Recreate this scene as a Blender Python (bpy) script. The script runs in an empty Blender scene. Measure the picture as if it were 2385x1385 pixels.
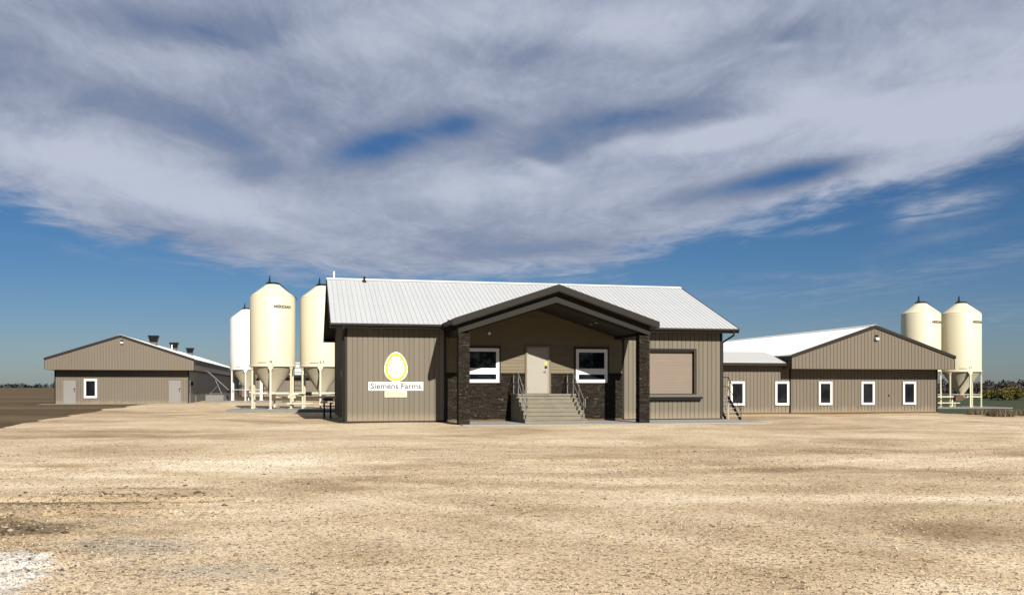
import bpy, bmesh, math, random
import numpy as np
from mathutils import Vector, Matrix

random.seed(7)
rng = np.random.default_rng(7)
S = bpy.context.scene
COL = S.collection
R_ = math.radians

# ------------------------------------------------------------------ camera
cam_d = bpy.data.cameras.new('camera')
cam_d.sensor_width = 36.0
cam_d.lens = 32.21
cam_d.shift_y = 0.0870
cam_d.clip_start = 0.1
cam_d.clip_end = 9000
cam = bpy.data.objects.new('camera', cam_d)
cam.location = (0, 0, 1.6)
cam.rotation_euler = (R_(90), 0, 0)
COL.objects.link(cam)
S.camera = cam

# ------------------------------------------------------------------ exposure
S.view_settings.view_transform = 'Standard'
S.view_settings.look = 'None'
S.view_settings.gamma = 1.0
S.view_settings.use_curve_mapping = False
S.view_settings.exposure = 1.14
SKY_STRENGTH = 0.1

# ------------------------------------------------------------------ sun
SUN_EL = R_(31.6)
SUN_DIR2 = (math.cos(R_(-68.7)), math.sin(R_(-68.7)))
sd = bpy.data.lights.new('sun', 'SUN')
sd.energy = 5.0
sd.angle = R_(0.5)
sd.color = (1.0, 0.93, 0.82)
sun = bpy.data.objects.new('sun', sd)
sdir = Vector((SUN_DIR2[0]*math.cos(SUN_EL), SUN_DIR2[1]*math.cos(SUN_EL), math.sin(SUN_EL)))
sun.rotation_euler = sdir.to_track_quat('Z', 'Y').to_euler()
sun.location = (20, -40, 40)
COL.objects.link(sun)


# ------------------------------------------------------------------ node helper
class NT:
    def __init__(self, tree):
        self.t = tree
        self.n = tree.nodes
        self.l = tree.links

    def node(self, typ, **kw):
        n = self.n.new(typ)
        for k, v in kw.items():
            setattr(n, k, v)
        return n

    def put(self, sock, v):
        if hasattr(v, 'is_output') or isinstance(v, bpy.types.NodeSocket):
            self.l.new(v, sock)
        elif v is not None:
            if isinstance(v, (tuple, list)) and len(v) == 3 and sock.type == 'RGBA':
                v = (*v, 1)
            sock.default_value = v

    def m(self, op, a, b=None, c=None, clamp=False):
        n = self.node('ShaderNodeMath', operation=op, use_clamp=clamp)
        self.put(n.inputs[0], a)
        if b is not None:
            self.put(n.inputs[1], b)
        if c is not None:
            self.put(n.inputs[2], c)
        return n.outputs[0]

    def vm(self, op, a, b=None, scale=None):
        n = self.node('ShaderNodeVectorMath', operation=op)
        self.put(n.inputs[0], a)
        if b is not None:
            self.put(n.inputs[1], b)
        if scale is not None:
            self.put(n.inputs['Scale'], scale)
        return n.outputs[0]

    def sep(self, v):
        n = self.node('ShaderNodeSeparateXYZ')
        self.put(n.inputs[0], v)
        return n.outputs

    def comb(self, x, y, z=0.0):
        n = self.node('ShaderNodeCombineXYZ')
        self.put(n.inputs[0], x); self.put(n.inputs[1], y); self.put(n.inputs[2], z)
        return n.outputs[0]

    def noise(self, vec, scale, detail=4.0, rough=0.55, out=0, dist=0.0):
        n = self.node('ShaderNodeTexNoise')
        if vec is not None:
            self.put(n.inputs['Vector'], vec)
        n.inputs['Scale'].default_value = scale
        n.inputs['Detail'].default_value = detail
        n.inputs['Roughness'].default_value = rough
        n.inputs['Distortion'].default_value = dist
        return n.outputs[out]

    def voro(self, vec, scale, feature='F1'):
        n = self.node('ShaderNodeTexVoronoi', feature=feature)
        self.put(n.inputs['Vector'], vec)
        n.inputs['Scale'].default_value = scale
        return n

    def smooth(self, v, a, b):
        n = self.node('ShaderNodeMapRange', interpolation_type='SMOOTHSTEP')
        self.put(n.inputs[0], v)
        n.inputs[1].default_value = a; n.inputs[2].default_value = b
        n.inputs[3].default_value = 0.0; n.inputs[4].default_value = 1.0
        return n.outputs[0]

    def mix(self, f, a, b, blend='MIX'):
        n = self.node('ShaderNodeMix', data_type='RGBA', blend_type=blend)
        self.put(n.inputs[0], f); self.put(n.inputs[6], a); self.put(n.inputs[7], b)
        return n.outputs[2]

    def ramp(self, f, stops):
        n = self.node('ShaderNodeValToRGB')
        self.put(n.inputs[0], f)
        e = n.color_ramp.elements
        while len(e) < len(stops):
            e.new(0.5)
        for el, (p, c) in zip(e, stops):
            el.position = p
            el.color = (*c, 1)
        return n.outputs[0]


# ------------------------------------------------------------------ sky
W = bpy.data.worlds.new('World')
S.world = W
W.use_nodes = True
W.node_tree.nodes.clear()
w = NT(W.node_tree)
out = w.node('ShaderNodeOutputWorld')
bg = w.node('ShaderNodeBackground')
bg.inputs['Strength'].default_value = SKY_STRENGTH
w.l.new(bg.outputs[0], out.inputs[0])
sky = w.node('ShaderNodeTexSky', sky_type='NISHITA')
sky.sun_disc = False
sky.sun_elevation = SUN_EL
sky.sun_rotation = math.atan2(SUN_DIR2[0], SUN_DIR2[1])
sky.altitude = 240
sky.air_density = 1.0
sky.dust_density = 0.4
sky.ozone_density = 2.5
SKY_LOW = (0.160, 0.190, 0.25)
SKY_HIGH = (0.105, 0.176, 0.255)
CLOUD_DARK = (1.10, 1.30, 1.80)
CLOUD_LIGHT = (2.35, 2.55, 3.05)
tc = w.node('ShaderNodeTexCoord')
d = tc.outputs['Generated']
dx, dy, dz = w.sep(d)
zc = w.m('MAXIMUM', dz, 0.05)
az = w.m('ARCTAN2', dx, dy)
el = w.m('ARCSINE', dz)
p = w.comb(w.m('DIVIDE', dx, zc), w.m('DIVIDE', dy, zc), 0.0)
wn = w.noise(p, 0.55, 3.0, 0.5, out=1)
pw = w.vm('ADD', p, w.vm('SCALE', w.vm('SUBTRACT', wn, (0.5, 0.5, 0.5)), scale=1.3))
rotp = w.node('ShaderNodeVectorRotate', rotation_type='Z_AXIS')
w.put(rotp.inputs['Vector'], pw)
rotp.inputs['Angle'].default_value = R_(-12)
pr = rotp.outputs[0]
nA = w.noise(w.vm('MULTIPLY', pr, (1.0, 0.5, 1.0)), 0.95, 6.0, 0.52)
nB = w.noise(w.vm('MULTIPLY', pr, (1.0, 0.42, 1.0)), 3.4, 7.0, 0.58)
nC = w.noise(w.vm('MULTIPLY', pw, (1.0, 1.0, 1.0)), 9.0, 5.0, 0.6)
# fibres: fine streaks fanning out from the far end of the cloud street
sab = w.m('SQRT', w.m('ADD', w.m('MULTIPLY', az, az), 0.012))
fib = w.comb(w.m('MULTIPLY', az, 4.6), w.m('MULTIPLY', w.m('SUBTRACT', el, w.m('MULTIPLY', sab, 0.26)), 9.5), w.m('MULTIPLY', dy, 2.0))
fib = w.vm('ADD', fib, w.vm('SCALE', w.vm('SUBTRACT', wn, (0.5, 0.5, 0.5)), scale=0.8))
nD = w.noise(fib, 1.7, 8.0, 0.60, dist=0.5)
nE = w.noise(w.vm('MULTIPLY', fib, (1.6, 0.75, 1.0)), 9.0, 6.0, 0.62, dist=0.8)
F_, CX_, HY_ = 2134.0, 1192.5, 900.0


def ang(px, py):
    X = (px-CX_)/F_
    return math.atan(X), math.atan((HY_-py)/F_/math.hypot(1, X))


def blob(px, py, sx, sy, rot=0.0):
    """gaussian in azimuth/elevation (sizes given as angles in 1/2134 rad)"""
    a0, e0 = ang(px, py)
    c, s = math.cos(R_(rot)), math.sin(R_(rot))
    da = w.m('SUBTRACT', az, a0)
    de = w.m('SUBTRACT', el, e0)
    u = w.m('ADD', w.m('MULTIPLY', da, c*F_/sx), w.m('MULTIPLY', de, s*F_/sx))
    v = w.m('ADD', w.m('MULTIPLY', da, -s*F_/sy), w.m('MULTIPLY', de, c*F_/sy))
    q = w.m('ADD', w.m('MULTIPLY', u, u), w.m('MULTIPLY', v, v))
    return w.m('EXPONENT', w.m('MULTIPLY', q, -1.0))


def total(lst):
    acc = None
    for wt, *b in lst:
        t = w.m('MULTIPLY', blob(*b), wt)
        acc = t if acc is None else w.m('ADD', acc, t)
    return acc


# lower rim of the cloud sheet: elevation as a function of azimuth
rim = [(-40, 0.150), *[(math.degrees(ang(*q)[0]), ang(*q)[1]) for q in
       [(0, 488), (130, 530), (220, 572), (400, 612), (560, 648), (760, 668), (1000, 676), (1200, 668), (1400, 648),
        (1560, 606), (1700, 560), (1900, 505), (2100, 458), (2385, 392)]], (40, 0.25)]
fc = w.node('ShaderNodeFloatCurve')
w.put(fc.inputs['Value'], w.m('ADD', w.m('DIVIDE', az, 2*R_(40)), 0.5, clamp=True))
cv = fc.mapping.curves[0]
for i, (a_, e_) in enumerate(rim):
    x_, y_ = (a_+40)/80, e_/0.4
    if i == 0:
        cv.points[0].location = (x_, y_)
    elif i == len(rim)-1:
        cv.points[-1].location = (x_, y_)
    else:
        cv.points.new(x_, y_)
fc.mapping.update()
rim_el = w.m('MULTIPLY', fc.outputs[0], 0.4)
over = w.m('SUBTRACT', el, rim_el)
over = w.m('ADD', over, w.m('MULTIPLY', w.m('SUBTRACT', nB, 0.5), 0.055))
over = w.m('ADD', over, w.m('MULTIPLY', w.m('SUBTRACT', nC, 0.5), 0.012))
over = w.m('ADD', over, w.m('MULTIPLY', w.m('SUBTRACT', nD, 0.5), 0.05))
rim_mask = w.smooth(over, -0.006, 0.034)
holes = total([(-1.0, 890, 338, 130, 34, 14), (-0.7, 1070, 290, 70, 32, 8), (-0.30, 690, 270, 90, 45, 0), (-0.35, 590, 400, 60, 30, 0),
               (-0.55, 1440, 275, 150, 24, 6), (-1.15, 1840, 412, 150, 24, 9), (-0.35, 1640, 450, 120, 20, 12), (-0.3, 300, 55, 300, 45, -4),
               (-0.3, 600, 70, 260, 40, 6), (-0.3, 1270, 130, 200, 40, 0), (-0.5, 1200, 585, 170, 22, 3), (-0.25, 380, 260, 260, 40, -10),
               (-0.32, 1300, 350, 130, 45, 10), (-0.35, 1800, 80, 150, 40, 0), (-0.25, 560, 340, 130, 30, -20)])
lights = total([(0.8, 1660, 318, 150, 26, 8), (0.4, 1450, 335, 90, 20, 10), (0.4, 1900, 240, 150, 40, -10), (0.45, 2250, 270, 260, 60, 8), (0.3, 220, 370, 300, 60, -6),
                (0.28, 700, 100, 300, 45, 10), (0.3, 1480, 60, 400, 60, 0), (0.35, 1080, 440, 300, 50, 4), (0.3, 1800, 500, 330, 40, 14),
                (0.25, 560, 480, 300, 50, -8), (0.3, 2200, 120, 300, 70, 0), (0.3, 1250, 385, 60, 14, -20), (0.25, 1820, 108, 40, 10, 0)])
thick = w.m('ADD', 0.80, w.m('MULTIPLY', w.m('SUBTRACT', nA, 0.5), 0.75))
thick = w.m('ADD', thick, w.m('MULTIPLY', w.m('SUBTRACT', nB, 0.5), 0.30))
thick = w.m('ADD', thick, w.m('MULTIPLY', w.m('SUBTRACT', nD, 0.5), 1.0))
thick = w.m('ADD', thick, w.m('MULTIPLY', w.m('SUBTRACT', nE, 0.5), 0.26))
thick = w.m('ADD', thick, w.m('MULTIPLY', w.m('SUBTRACT', nC, 0.5), 0.12))
thick = w.m('ADD', thick, w.m('ADD', holes, w.m('MULTIPLY', lights, 0.6)))
cover = w.m('MULTIPLY', w.smooth(thick, -0.30, 0.70), rim_mask)
wisps = total([(0.95, 2215, 480, 95, 26, 12), (0.5, 2120, 497, 30, 26, 50), (0.75, 1905, 536, 62, 9, 5), (0.35, 1830, 645, 150, 8, -2), (0.45, 2340, 590, 90, 20, 5),
               (0.4, 2080, 650, 200, 30, 6), (0.3, 2250, 540, 170, 16, 10), (0.3, 1650, 700, 250, 30, 0), (0.22, 300, 600, 200, 14, -8), (0.25, 2250, 740, 300, 40, 3)])
wis = w.m('MULTIPLY', wisps, w.smooth(w.m('ADD', nB, w.m('MULTIPLY', nC, 0.35)), 0.45, 0.95))
cover = w.m('MAXIMUM', cover, w.m('MULTIPLY', wis, 1.0), clamp=True)
cover = w.m('MULTIPLY', cover, 0.95)
bri = w.smooth(w.m('ADD', thick, w.m('MULTIPLY', lights, 0.55)), 0.45, 1.35)
ccol = w.mix(bri, CLOUD_DARK, CLOUD_LIGHT)
blue = w.mix(1.0, sky.outputs[0], w.mix(w.smooth(el, 0.0, 0.17), SKY_LOW, SKY_HIGH), 'MULTIPLY')
fin = w.mix(cover, blue, ccol)
w.l.new(fin, bg.inputs['Color'])


# ------------------------------------------------------------------ materials
ALB = 0.62          # all surface colours below are written for exposure 0.45; the photograph is exposed two thirds of a stop brighter


def new_mat(name):
    m = bpy.data.materials.new(name)
    m.use_nodes = True
    t = NT(m.node_tree)
    b = m.node_tree.nodes['Principled BSDF']
    return m, t, b


def mat(name, col, rough=0.6, metal=0.0, var=0.12, scale=3.0, bump=0.0, bscale=40.0, spec=0.3, dirt=0.0, isl=0.0, stretch=(1, 1, 1), dust=0.0):
    m, t, b = new_mat(name)
    col = tuple(x*ALB for x in col)
    tcn = t.node('ShaderNodeTexCoord')
    v = t.vm('MULTIPLY', tcn.outputs['Object'], stretch)
    n1 = t.noise(v, scale, 5.0, 0.6)
    f = t.m('ADD', 1.0, t.m('MULTIPLY', t.m('SUBTRACT', n1, 0.5), 2*var))
    if isl:
        g = t.node('ShaderNodeNewGeometry')
        oi = t.node('ShaderNodeObjectInfo')
        rnd = t.m('FRACT', t.m('ADD', g.outputs['Random Per Island'], oi.outputs['Random']))
        f = t.m('MULTIPLY', f, t.m('ADD', 1.0-isl, t.m('MULTIPLY', rnd, 2*isl)))
    c = t.mix(1.0, col, t.comb(f, f, f), 'MULTIPLY')
    if dirt:
        n2 = t.noise(v, scale*0.35, 6.0, 0.65)
        c = t.mix(t.m('MULTIPLY', t.smooth(n2, 0.5, 0.75), dirt), c, tuple(x*0.45 for x in col))
    if dust:      # pale yard dust splashed up the foot of the wall
        zz_ = t.sep(tcn.outputs['Object'])[2]
        n3 = t.noise(t.vm('MULTIPLY', tcn.outputs['Object'], (1, 1, 0.6)), 3.5, 5, 0.65)
        k_ = t.smooth(t.m('SUBTRACT', t.m('MULTIPLY', n3, 0.8), zz_), -0.12, 0.42)
        c = t.mix(t.m('MULTIPLY', k_, dust), c, (0.36*ALB, 0.285*ALB, 0.19*ALB))
    t.l.new(c, b.inputs['Base Color'])
    b.inputs['Roughness'].default_value = rough
    b.inputs['Metallic'].default_value = metal
    b.inputs['Specular IOR Level'].default_value = spec
    if bump:
        bp = t.node('ShaderNodeBump')
        bp.inputs['Strength'].default_value = bump
        bp.inputs['Distance'].default_value = 0.01
        t.l.new(t.noise(v, bscale, 4.0, 0.6), bp.inputs['Height'])
        t.l.new(bp.outputs[0], b.inputs['Normal'])
    return m


M = {}
M['siding'] = mat('taupe_siding', (0.150, 0.128, 0.094), 0.55, var=0.07, scale=1.2, isl=0.07, dirt=0.22, stretch=(1, 1, 0.3), dust=0.55)
M['barnwall'] = mat('barn_siding', (0.158, 0.132, 0.100), 0.5, var=0.06, scale=0.8, dirt=0.2, stretch=(1, 1, 0.3), dust=0.5)
M['lap'] = mat('lap_siding', (0.150, 0.118, 0.066), 0.6, var=0.1, scale=2.5, isl=0.08, stretch=(0.3, 1, 4), bump=0.15, bscale=30)
M['trim'] = mat('dark_trim', (0.019, 0.016, 0.013), 0.6, var=0.1, scale=2, spec=0.18)
M['beam'] = mat('bronze_trim', (0.019, 0.0165, 0.013), 0.65, var=0.1, scale=2, spec=0.15)
M['soffit'] = mat('soffit', (0.026, 0.020, 0.015), 0.6, var=0.1)
M['tan_band'] = mat('tan_band', (0.17, 0.145, 0.11), 0.6, var=0.08)
M['roof'] = mat('pale_metal_roof', (0.535, 0.555, 0.57), 0.45, metal=0.1, var=0.05, scale=0.7, isl=0.02)
M['roofwhite'] = mat('white_metal_roof', (0.68, 0.69, 0.68), 0.42, metal=0.1, var=0.04, scale=0.5)
M['stone'] = None
M['concrete'] = mat('concrete', (0.215, 0.195, 0.150), 0.9, var=0.22, scale=3.0, bump=0.3, bscale=60, dirt=0.35)
M['pad'] = mat('pad_concrete', (0.30, 0.295, 0.28), 0.9, var=0.15, scale=1.2, bump=0.25, bscale=50, dirt=0.3)
M['padgrey'] = mat('grey_concrete', (0.21, 0.205, 0.19), 0.9, var=0.2, scale=1.5, bump=0.3, bscale=40, dirt=0.3)
M['cream'] = mat('cream_paint', (0.67, 0.62, 0.455), 0.5, var=0.03, scale=0.6, dirt=0.04)
M['creamshade'] = mat('shaded_cream_paint', (0.47, 0.425, 0.315), 0.6, var=0.10, scale=1.2, dirt=0.15)  # darker copy of the cream: shade under the tanks painted into the hopper colour
M['white'] = mat('white_paint', (0.80, 0.79, 0.77), 0.38, var=0.03, scale=0.6)
M['vinyl'] = mat('white_vinyl', (0.80, 0.80, 0.80), 0.4, var=0.02)
M['door'] = mat('beige_door', (0.34, 0.315, 0.275), 0.5, var=0.06, scale=1.5, dirt=0.1)
M['greydoor'] = mat('grey_door', (0.215, 0.21, 0.20), 0.5, var=0.05, scale=1.5, dirt=0.1)
M['shutter'] = mat('shutter', (0.215, 0.172, 0.135), 0.5, var=0.05, scale=1.0, isl=0.02)
M['counter'] = mat('counter', (0.115, 0.112, 0.100), 0.45, var=0.08)
M['black'] = mat('black_metal', (0.008, 0.008, 0.010), 0.55, var=0.1, spec=0.12)
M['galv'] = mat('galvanised_steel', (0.42, 0.42, 0.41), 0.38, metal=0.7, var=0.15, scale=6)
M['yellow'] = mat('yellow_print', (0.62, 0.55, 0.035), 0.5, var=0.02)
M['paleyellow'] = mat('pale_yellow', (0.62, 0.58, 0.30), 0.5, var=0.02)
M['sign'] = mat('sign_white', (0.82, 0.82, 0.81), 0.45, var=0.02)
M['signcream'] = mat('sign_cream', (0.82, 0.81, 0.66), 0.45, var=0.02)
M['ink'] = mat('dark_ink', (0.05, 0.05, 0.055), 0.5, var=0.02)
M['wood'] = mat('treated_wood', (0.115, 0.066, 0.024), 0.8, var=0.25, scale=4, stretch=(0.3, 1, 2))
M['rust'] = mat('brown_boot', (0.10, 0.06, 0.035), 0.8, var=0.3, scale=8)


def glass_mat():
    m, t, b = new_mat('window_glass')
    tcn = t.node('ShaderNodeTexCoord')
    c = t.mix(t.smooth(t.noise(tcn.outputs['Object'], 1.1, 4, 0.6), 0.45, 0.65), (0.003, 0.004, 0.006), (0.008, 0.010, 0.011))
    t.l.new(c, b.inputs['Base Color'])
    b.inputs['Roughness'].default_value = 0.03
    b.inputs['Specular IOR Level'].default_value = 0.34
    return m


def stone_mat():
    m, t, b = new_mat('ledge_stone')
    g = t.node('ShaderNodeNewGeometry')
    tcn = t.node('ShaderNodeTexCoord')
    r = g.outputs['Random Per Island']
    c = t.ramp(r, [(0.0, (0.020, 0.0155, 0.0115)), (0.35, (0.033, 0.026, 0.0195)), (0.75, (0.043, 0.0345, 0.026)), (0.96, (0.052, 0.043, 0.033)),
                   (0.985, (0.075, 0.064, 0.050)), (1.0, (0.15, 0.135, 0.11))])
    chip = t.smooth(t.noise(t.vm('MULTIPLY', tcn.outputs['Object'], (1, 1, 2.6)), 11, 2, 0.5), 0.70, 0.74)
    c = t.mix(chip, c, (0.34, 0.31, 0.26))
    n1 = t.noise(tcn.outputs['Object'], 14, 5, 0.65)
    f = t.m('MULTIPLY', t.m('ADD', 0.65, t.m('MULTIPLY', n1, 0.7)), ALB*0.62)
    c = t.mix(1.0, c, t.comb(f, f, f), 'MULTIPLY')
    t.l.new(c, b.inputs['Base Color'])
    b.inputs['Specular IOR Level'].default_value = 0.12
    b.inputs['Roughness'].default_value = 0.9
    bp = t.node('ShaderNodeBump')
    bp.inputs['Strength'].default_value = 0.6
    bp.inputs['Distance'].default_value = 0.02
    t.l.new(n1, bp.inputs['Height'])
    t.l.new(bp.outputs[0], b.inputs['Normal'])
    return m


def leaf_mat(name, stops, rough=0.8):
    m, t, b = new_mat(name)
    g = t.node('ShaderNodeNewGeometry')
    c = t.ramp(g.outputs['Random Per Island'], [(p_, tuple(x*ALB for x in c_)) for p_, c_ in stops])
    t.l.new(c, b.inputs['Base Color'])
    b.inputs['Roughness'].default_value = rough
    b.inputs['Specular IOR Level'].default_value = 0.2
    return m


def gravel_mat():
    m, t, b = new_mat('gravel')
    tcn = t.node('ShaderNodeTexCoord')
    P = tcn.outputs['Object']
    px_, py_, pz_ = t.sep(P)
    big = t.noise(t.vm('MULTIPLY', P, (0.85, 1.0, 1)), 0.16, 5, 0.62, dist=0.9)
    st = t.noise(t.vm('MULTIPLY', P, (0.7, 1.0, 1)), 0.42, 6, 0.62, dist=1.0)
    med = t.noise(P, 1.5, 6, 0.68)
    v = t.m('ADD', t.m('MULTIPLY', big, 0.60), t.m('ADD', t.m('MULTIPLY', st, 0.37), t.m('MULTIPLY', med, 0.12)))
    # curving wheel tracks: pairs of paler, packed bands
    wob = t.m('MULTIPLY', t.m('SUBTRACT', t.noise(P, 0.25, 3, 0.5), 0.5), 2.2)
    for (x0, y0, R0, amt) in ((-6, 44, 28, 0.07), (9, 53, 38.5, 0.06), (-20, -9, 29.5, 0.06), (-4, 60, 41, 0.05)):
        dx_ = t.m('SUBTRACT', px_, x0)
        dy_ = t.m('SUBTRACT', py_, y0)
        r_ = t.m('SQRT', t.m('ADD', t.m('MULTIPLY', dx_, dx_), t.m('MULTIPLY', dy_, dy_)))
        q_ = t.m('ADD', t.m('SUBTRACT', r_, R0), wob)
        q_ = t.m('DIVIDE', t.m('SUBTRACT', t.m('ABSOLUTE', q_), 0.95), 0.38)
        band = t.m('EXPONENT', t.m('MULTIPLY', t.m('MULTIPLY', q_, q_), -1.0))
        v = t.m('ADD', v, t.m('MULTIPLY', band, t.m('MULTIPLY', med, 2*amt)))

    def spot(x0, y0, sx, sy, rot=0.0):
        c_, s_ = math.cos(R_(rot)), math.sin(R_(rot))
        dx_ = t.m('SUBTRACT', px_, x0)
        dy_ = t.m('SUBTRACT', py_, y0)
        a = t.m('ADD', t.m('MULTIPLY', dx_, c_/sx), t.m('MULTIPLY', dy_, s_/sx))
        c = t.m('ADD', t.m('MULTIPLY', dx_, -s_/sy), t.m('MULTIPLY', dy_, c_/sy))
        return t.m('EXPONENT', t.m('MULTIPLY', t.m('ADD', t.m('MULTIPLY', a, a), t.m('MULTIPLY', c, c)), -1.0))

    def spots(lst):
        acc = None
        for wt, *q in lst:
            e = t.m('MULTIPLY', spot(*q), wt)
            acc = e if acc is None else t.m('ADD', acc, e)
        return acc
    # worn, pale and damp patches of the yard
    v = t.m('ADD', v, spots([(0.18, -5.0, 20.5, 2.6, 2.2, -20), (0.08, -9.5, 27, 4.5, 2.0, 0), (0.06, 0, 37, 22, 5, 0), (0.16, 5.2, 13.6, 3.6, 0.55, 4), (0.09, 7.5, 31, 5, 2.0, 0), (0.07, 0.5, 27, 6, 1.2, 0),
                             (-0.17, -3.1, 14.6, 1.0, 1.1, 0), (-0.08, -1.7, 15.5, 1.6, 0.7, 0), (-0.09, 6.5, 18.5, 5.5, 1.0, 3), (-0.08, 4.8, 10.3, 1.5, 0.6, 0), (-0.07, 1.5, 16.6, 3.0, 0.8, 0),
                             (-0.07, 10.0, 23, 5, 1.2, 0), (-0.07, 3.0, 8.2, 1.2, 0.4, 0), (0.08, 3.4, 7.2, 1.0, 0.5, 0), (-0.06, 12, 36, 6, 2, 0), (-0.05, -12, 33, 5, 2.5, 0), (-0.10, -13.5, 30.5, 3.5, 0.7, 4), (-0.08, -15, 34, 4, 0.6, 0)]))
    base = t.ramp(v, [(0.39, (0.31, 0.225, 0.135)), (0.485, (0.45, 0.345, 0.220)), (0.565, (0.585, 0.465, 0.312)), (0.665, (0.70, 0.585, 0.42)), (0.81, (0.84, 0.755, 0.60))])
    gv = t.noise(P, 0.33, 4, 0.6)
    base = t.mix(t.m('MULTIPLY', t.smooth(gv, 0.56, 0.72), 0.40), base, (0.47, 0.42, 0.34))
    # sparse dark clods
    cl = t.noise(t.vm('MULTIPLY', P, (0.5, 1.0, 1)), 2.6, 3, 0.55)
    clm = t.m('MULTIPLY', t.smooth(cl, 0.69, 0.77), t.smooth(med, 0.46, 0.60))
    base = t.mix(t.m('MULTIPLY', clm, 0.8), base, (0.12, 0.085, 0.05))
    # churned corner on the left: dark soil, wheel tracks and a white lime spill
    fine = t.noise(P, 6.0, 5, 0.7)
    nz = t.m('ADD', t.m('MULTIPLY', med, 0.9), t.m('MULTIPLY', fine, 0.9))
    trk = spots([(1.05, -6.4, 12.7, 2.3, 0.24, 5), (0.8, -5.6, 14.6, 1.6, 0.18, -4), (0.7, -4.4, 13.2, 0.8, 0.14, 25), (0.7, -7.2, 11.7, 1.5, 0.25, 8), (0.8, -6.4, 13.9, 1.3, 0.16, -3), (0.7, -5.3, 13.5, 0.9, 0.16, 10), (0.6, -4.0, 11.9, 0.6, 0.18, 0),
                 (1.1, -5.7, 10.2, 0.9, 0.55, 20), (0.9, -6.8, 10.6, 1.2, 0.7, 0), (0.55, -3.4, 9.2, 1.2, 0.4, 12)])
    soil = t.smooth(t.m('ADD', trk, t.m('SUBTRACT', nz, 0.98)), 0.22, 0.85)
    base = t.mix(t.m('MULTIPLY', soil, 0.85), base, (0.15, 0.110, 0.062))
    greys = t.smooth(t.m('ADD', spots([(0.9, -3.9, 9.4, 1.0, 0.8, 0), (0.8, -2.6, 8.1, 1.1, 0.6, 0), (0.5, -1.4, 9.6, 0.8, 0.6, 0)]), t.m('SUBTRACT', nz, 0.98)), 0.2, 0.9)
    base = t.mix(t.m('MULTIPLY', greys, 0.65), base, (0.40, 0.37, 0.32))
    lime = t.smooth(t.m('ADD', spots([(1.05, -4.50, 7.9, 0.62, 1.30, 25)]), t.m('SUBTRACT', nz, 0.98)), 0.28, 0.70)
    base = t.mix(t.m('MULTIPLY', lime, 0.9), base, (0.66, 0.64, 0.60))
    # grit
    vo = t.voro(P, 70.0)
    rr = t.sep(vo.outputs['Color'])[0]
    grit = t.ramp(rr, [(0.0, (0.26, 0.24, 0.22)), (0.17, (0.48, 0.455, 0.43)), (0.27, (0.92, 0.91, 0.90)), (0.8, (1.08, 1.08, 1.07)), (1.0, (1.42, 1.40, 1.37))])
    vo2 = t.voro(P, 24.0)
    r2 = t.sep(vo2.outputs['Color'])[1]
    grit2 = t.ramp(r2, [(0.0, (0.36, 0.33, 0.31)), (0.10, (0.72, 0.70, 0.68)), (0.2, (1.0, 1.0, 1.0)), (0.88, (1.02, 1.02, 1.02)), (1.0, (1.22, 1.22, 1.20))])
    base = t.mix(1.0, base, grit, 'MULTIPLY')
    base = t.mix(1.0, base, grit2, 'MULTIPLY')
    base = t.mix(1.0, base, (ALB*1.04, ALB*1.04, ALB*1.04), 'MULTIPLY')
    t.l.new(base, b.inputs['Base Color'])
    b.inputs['Roughness'].default_value = 0.95
    b.inputs['Specular IOR Level'].default_value = 0.15
    h = t.m('ADD', t.m('MULTIPLY', vo.outputs['Distance'], -0.6), t.m('MULTIPLY', t.noise(P, 9, 6, 0.7), 1.6))
    bp = t.node('ShaderNodeBump')
    bp.inputs['Strength'].default_value = 0.45
    bp.inputs['Distance'].default_value = 0.012
    t.l.new(h, bp.inputs['Height'])
    t.l.new(bp.outputs[0], b.inputs['Normal'])
    return m


def soil_mat():
    m, t, b = new_mat('field_soil')
    tcn = t.node('ShaderNodeTexCoord')
    P = tcn.outputs['Object']
    n1 = t.noise(t.vm('MULTIPLY', P, (0.12, 1, 1)), 0.14, 6, 0.65)
    n2 = t.noise(P, 1.3, 6, 0.7)
    v = t.m('ADD', t.m('MULTIPLY', n1, 0.65), t.m('MULTIPLY', n2, 0.4))
    c = t.ramp(v, [(0.36, (0.060, 0.040, 0.024)), (0.50, (0.105, 0.073, 0.042)), (0.62, (0.16, 0.115, 0.068)), (0.75, (0.22, 0.175, 0.10))])
    g = t.noise(t.vm('MULTIPLY', P, (0.35, 1, 1)), 0.5, 5, 0.6)
    c = t.mix(t.m('MULTIPLY', t.smooth(g, 0.5, 0.7), 0.55), c, (0.115, 0.10, 0.045))
    c = t.mix(1.0, c, (ALB, ALB, ALB), 'MULTIPLY')
    t.l.new(c, b.inputs['Base Color'])
    b.inputs['Roughness'].default_value = 1.0
    b.inputs['Specular IOR Level'].default_value = 0.1
    bp = t.node('ShaderNodeBump')
    bp.inputs['Strength'].default_value = 0.9
    bp.inputs['Distance'].default_value = 0.12
    t.l.new(t.noise(P, 2.2, 6, 0.7), bp.inputs['Height'])
    t.l.new(bp.outputs[0], b.inputs['Normal'])
    return m


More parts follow.
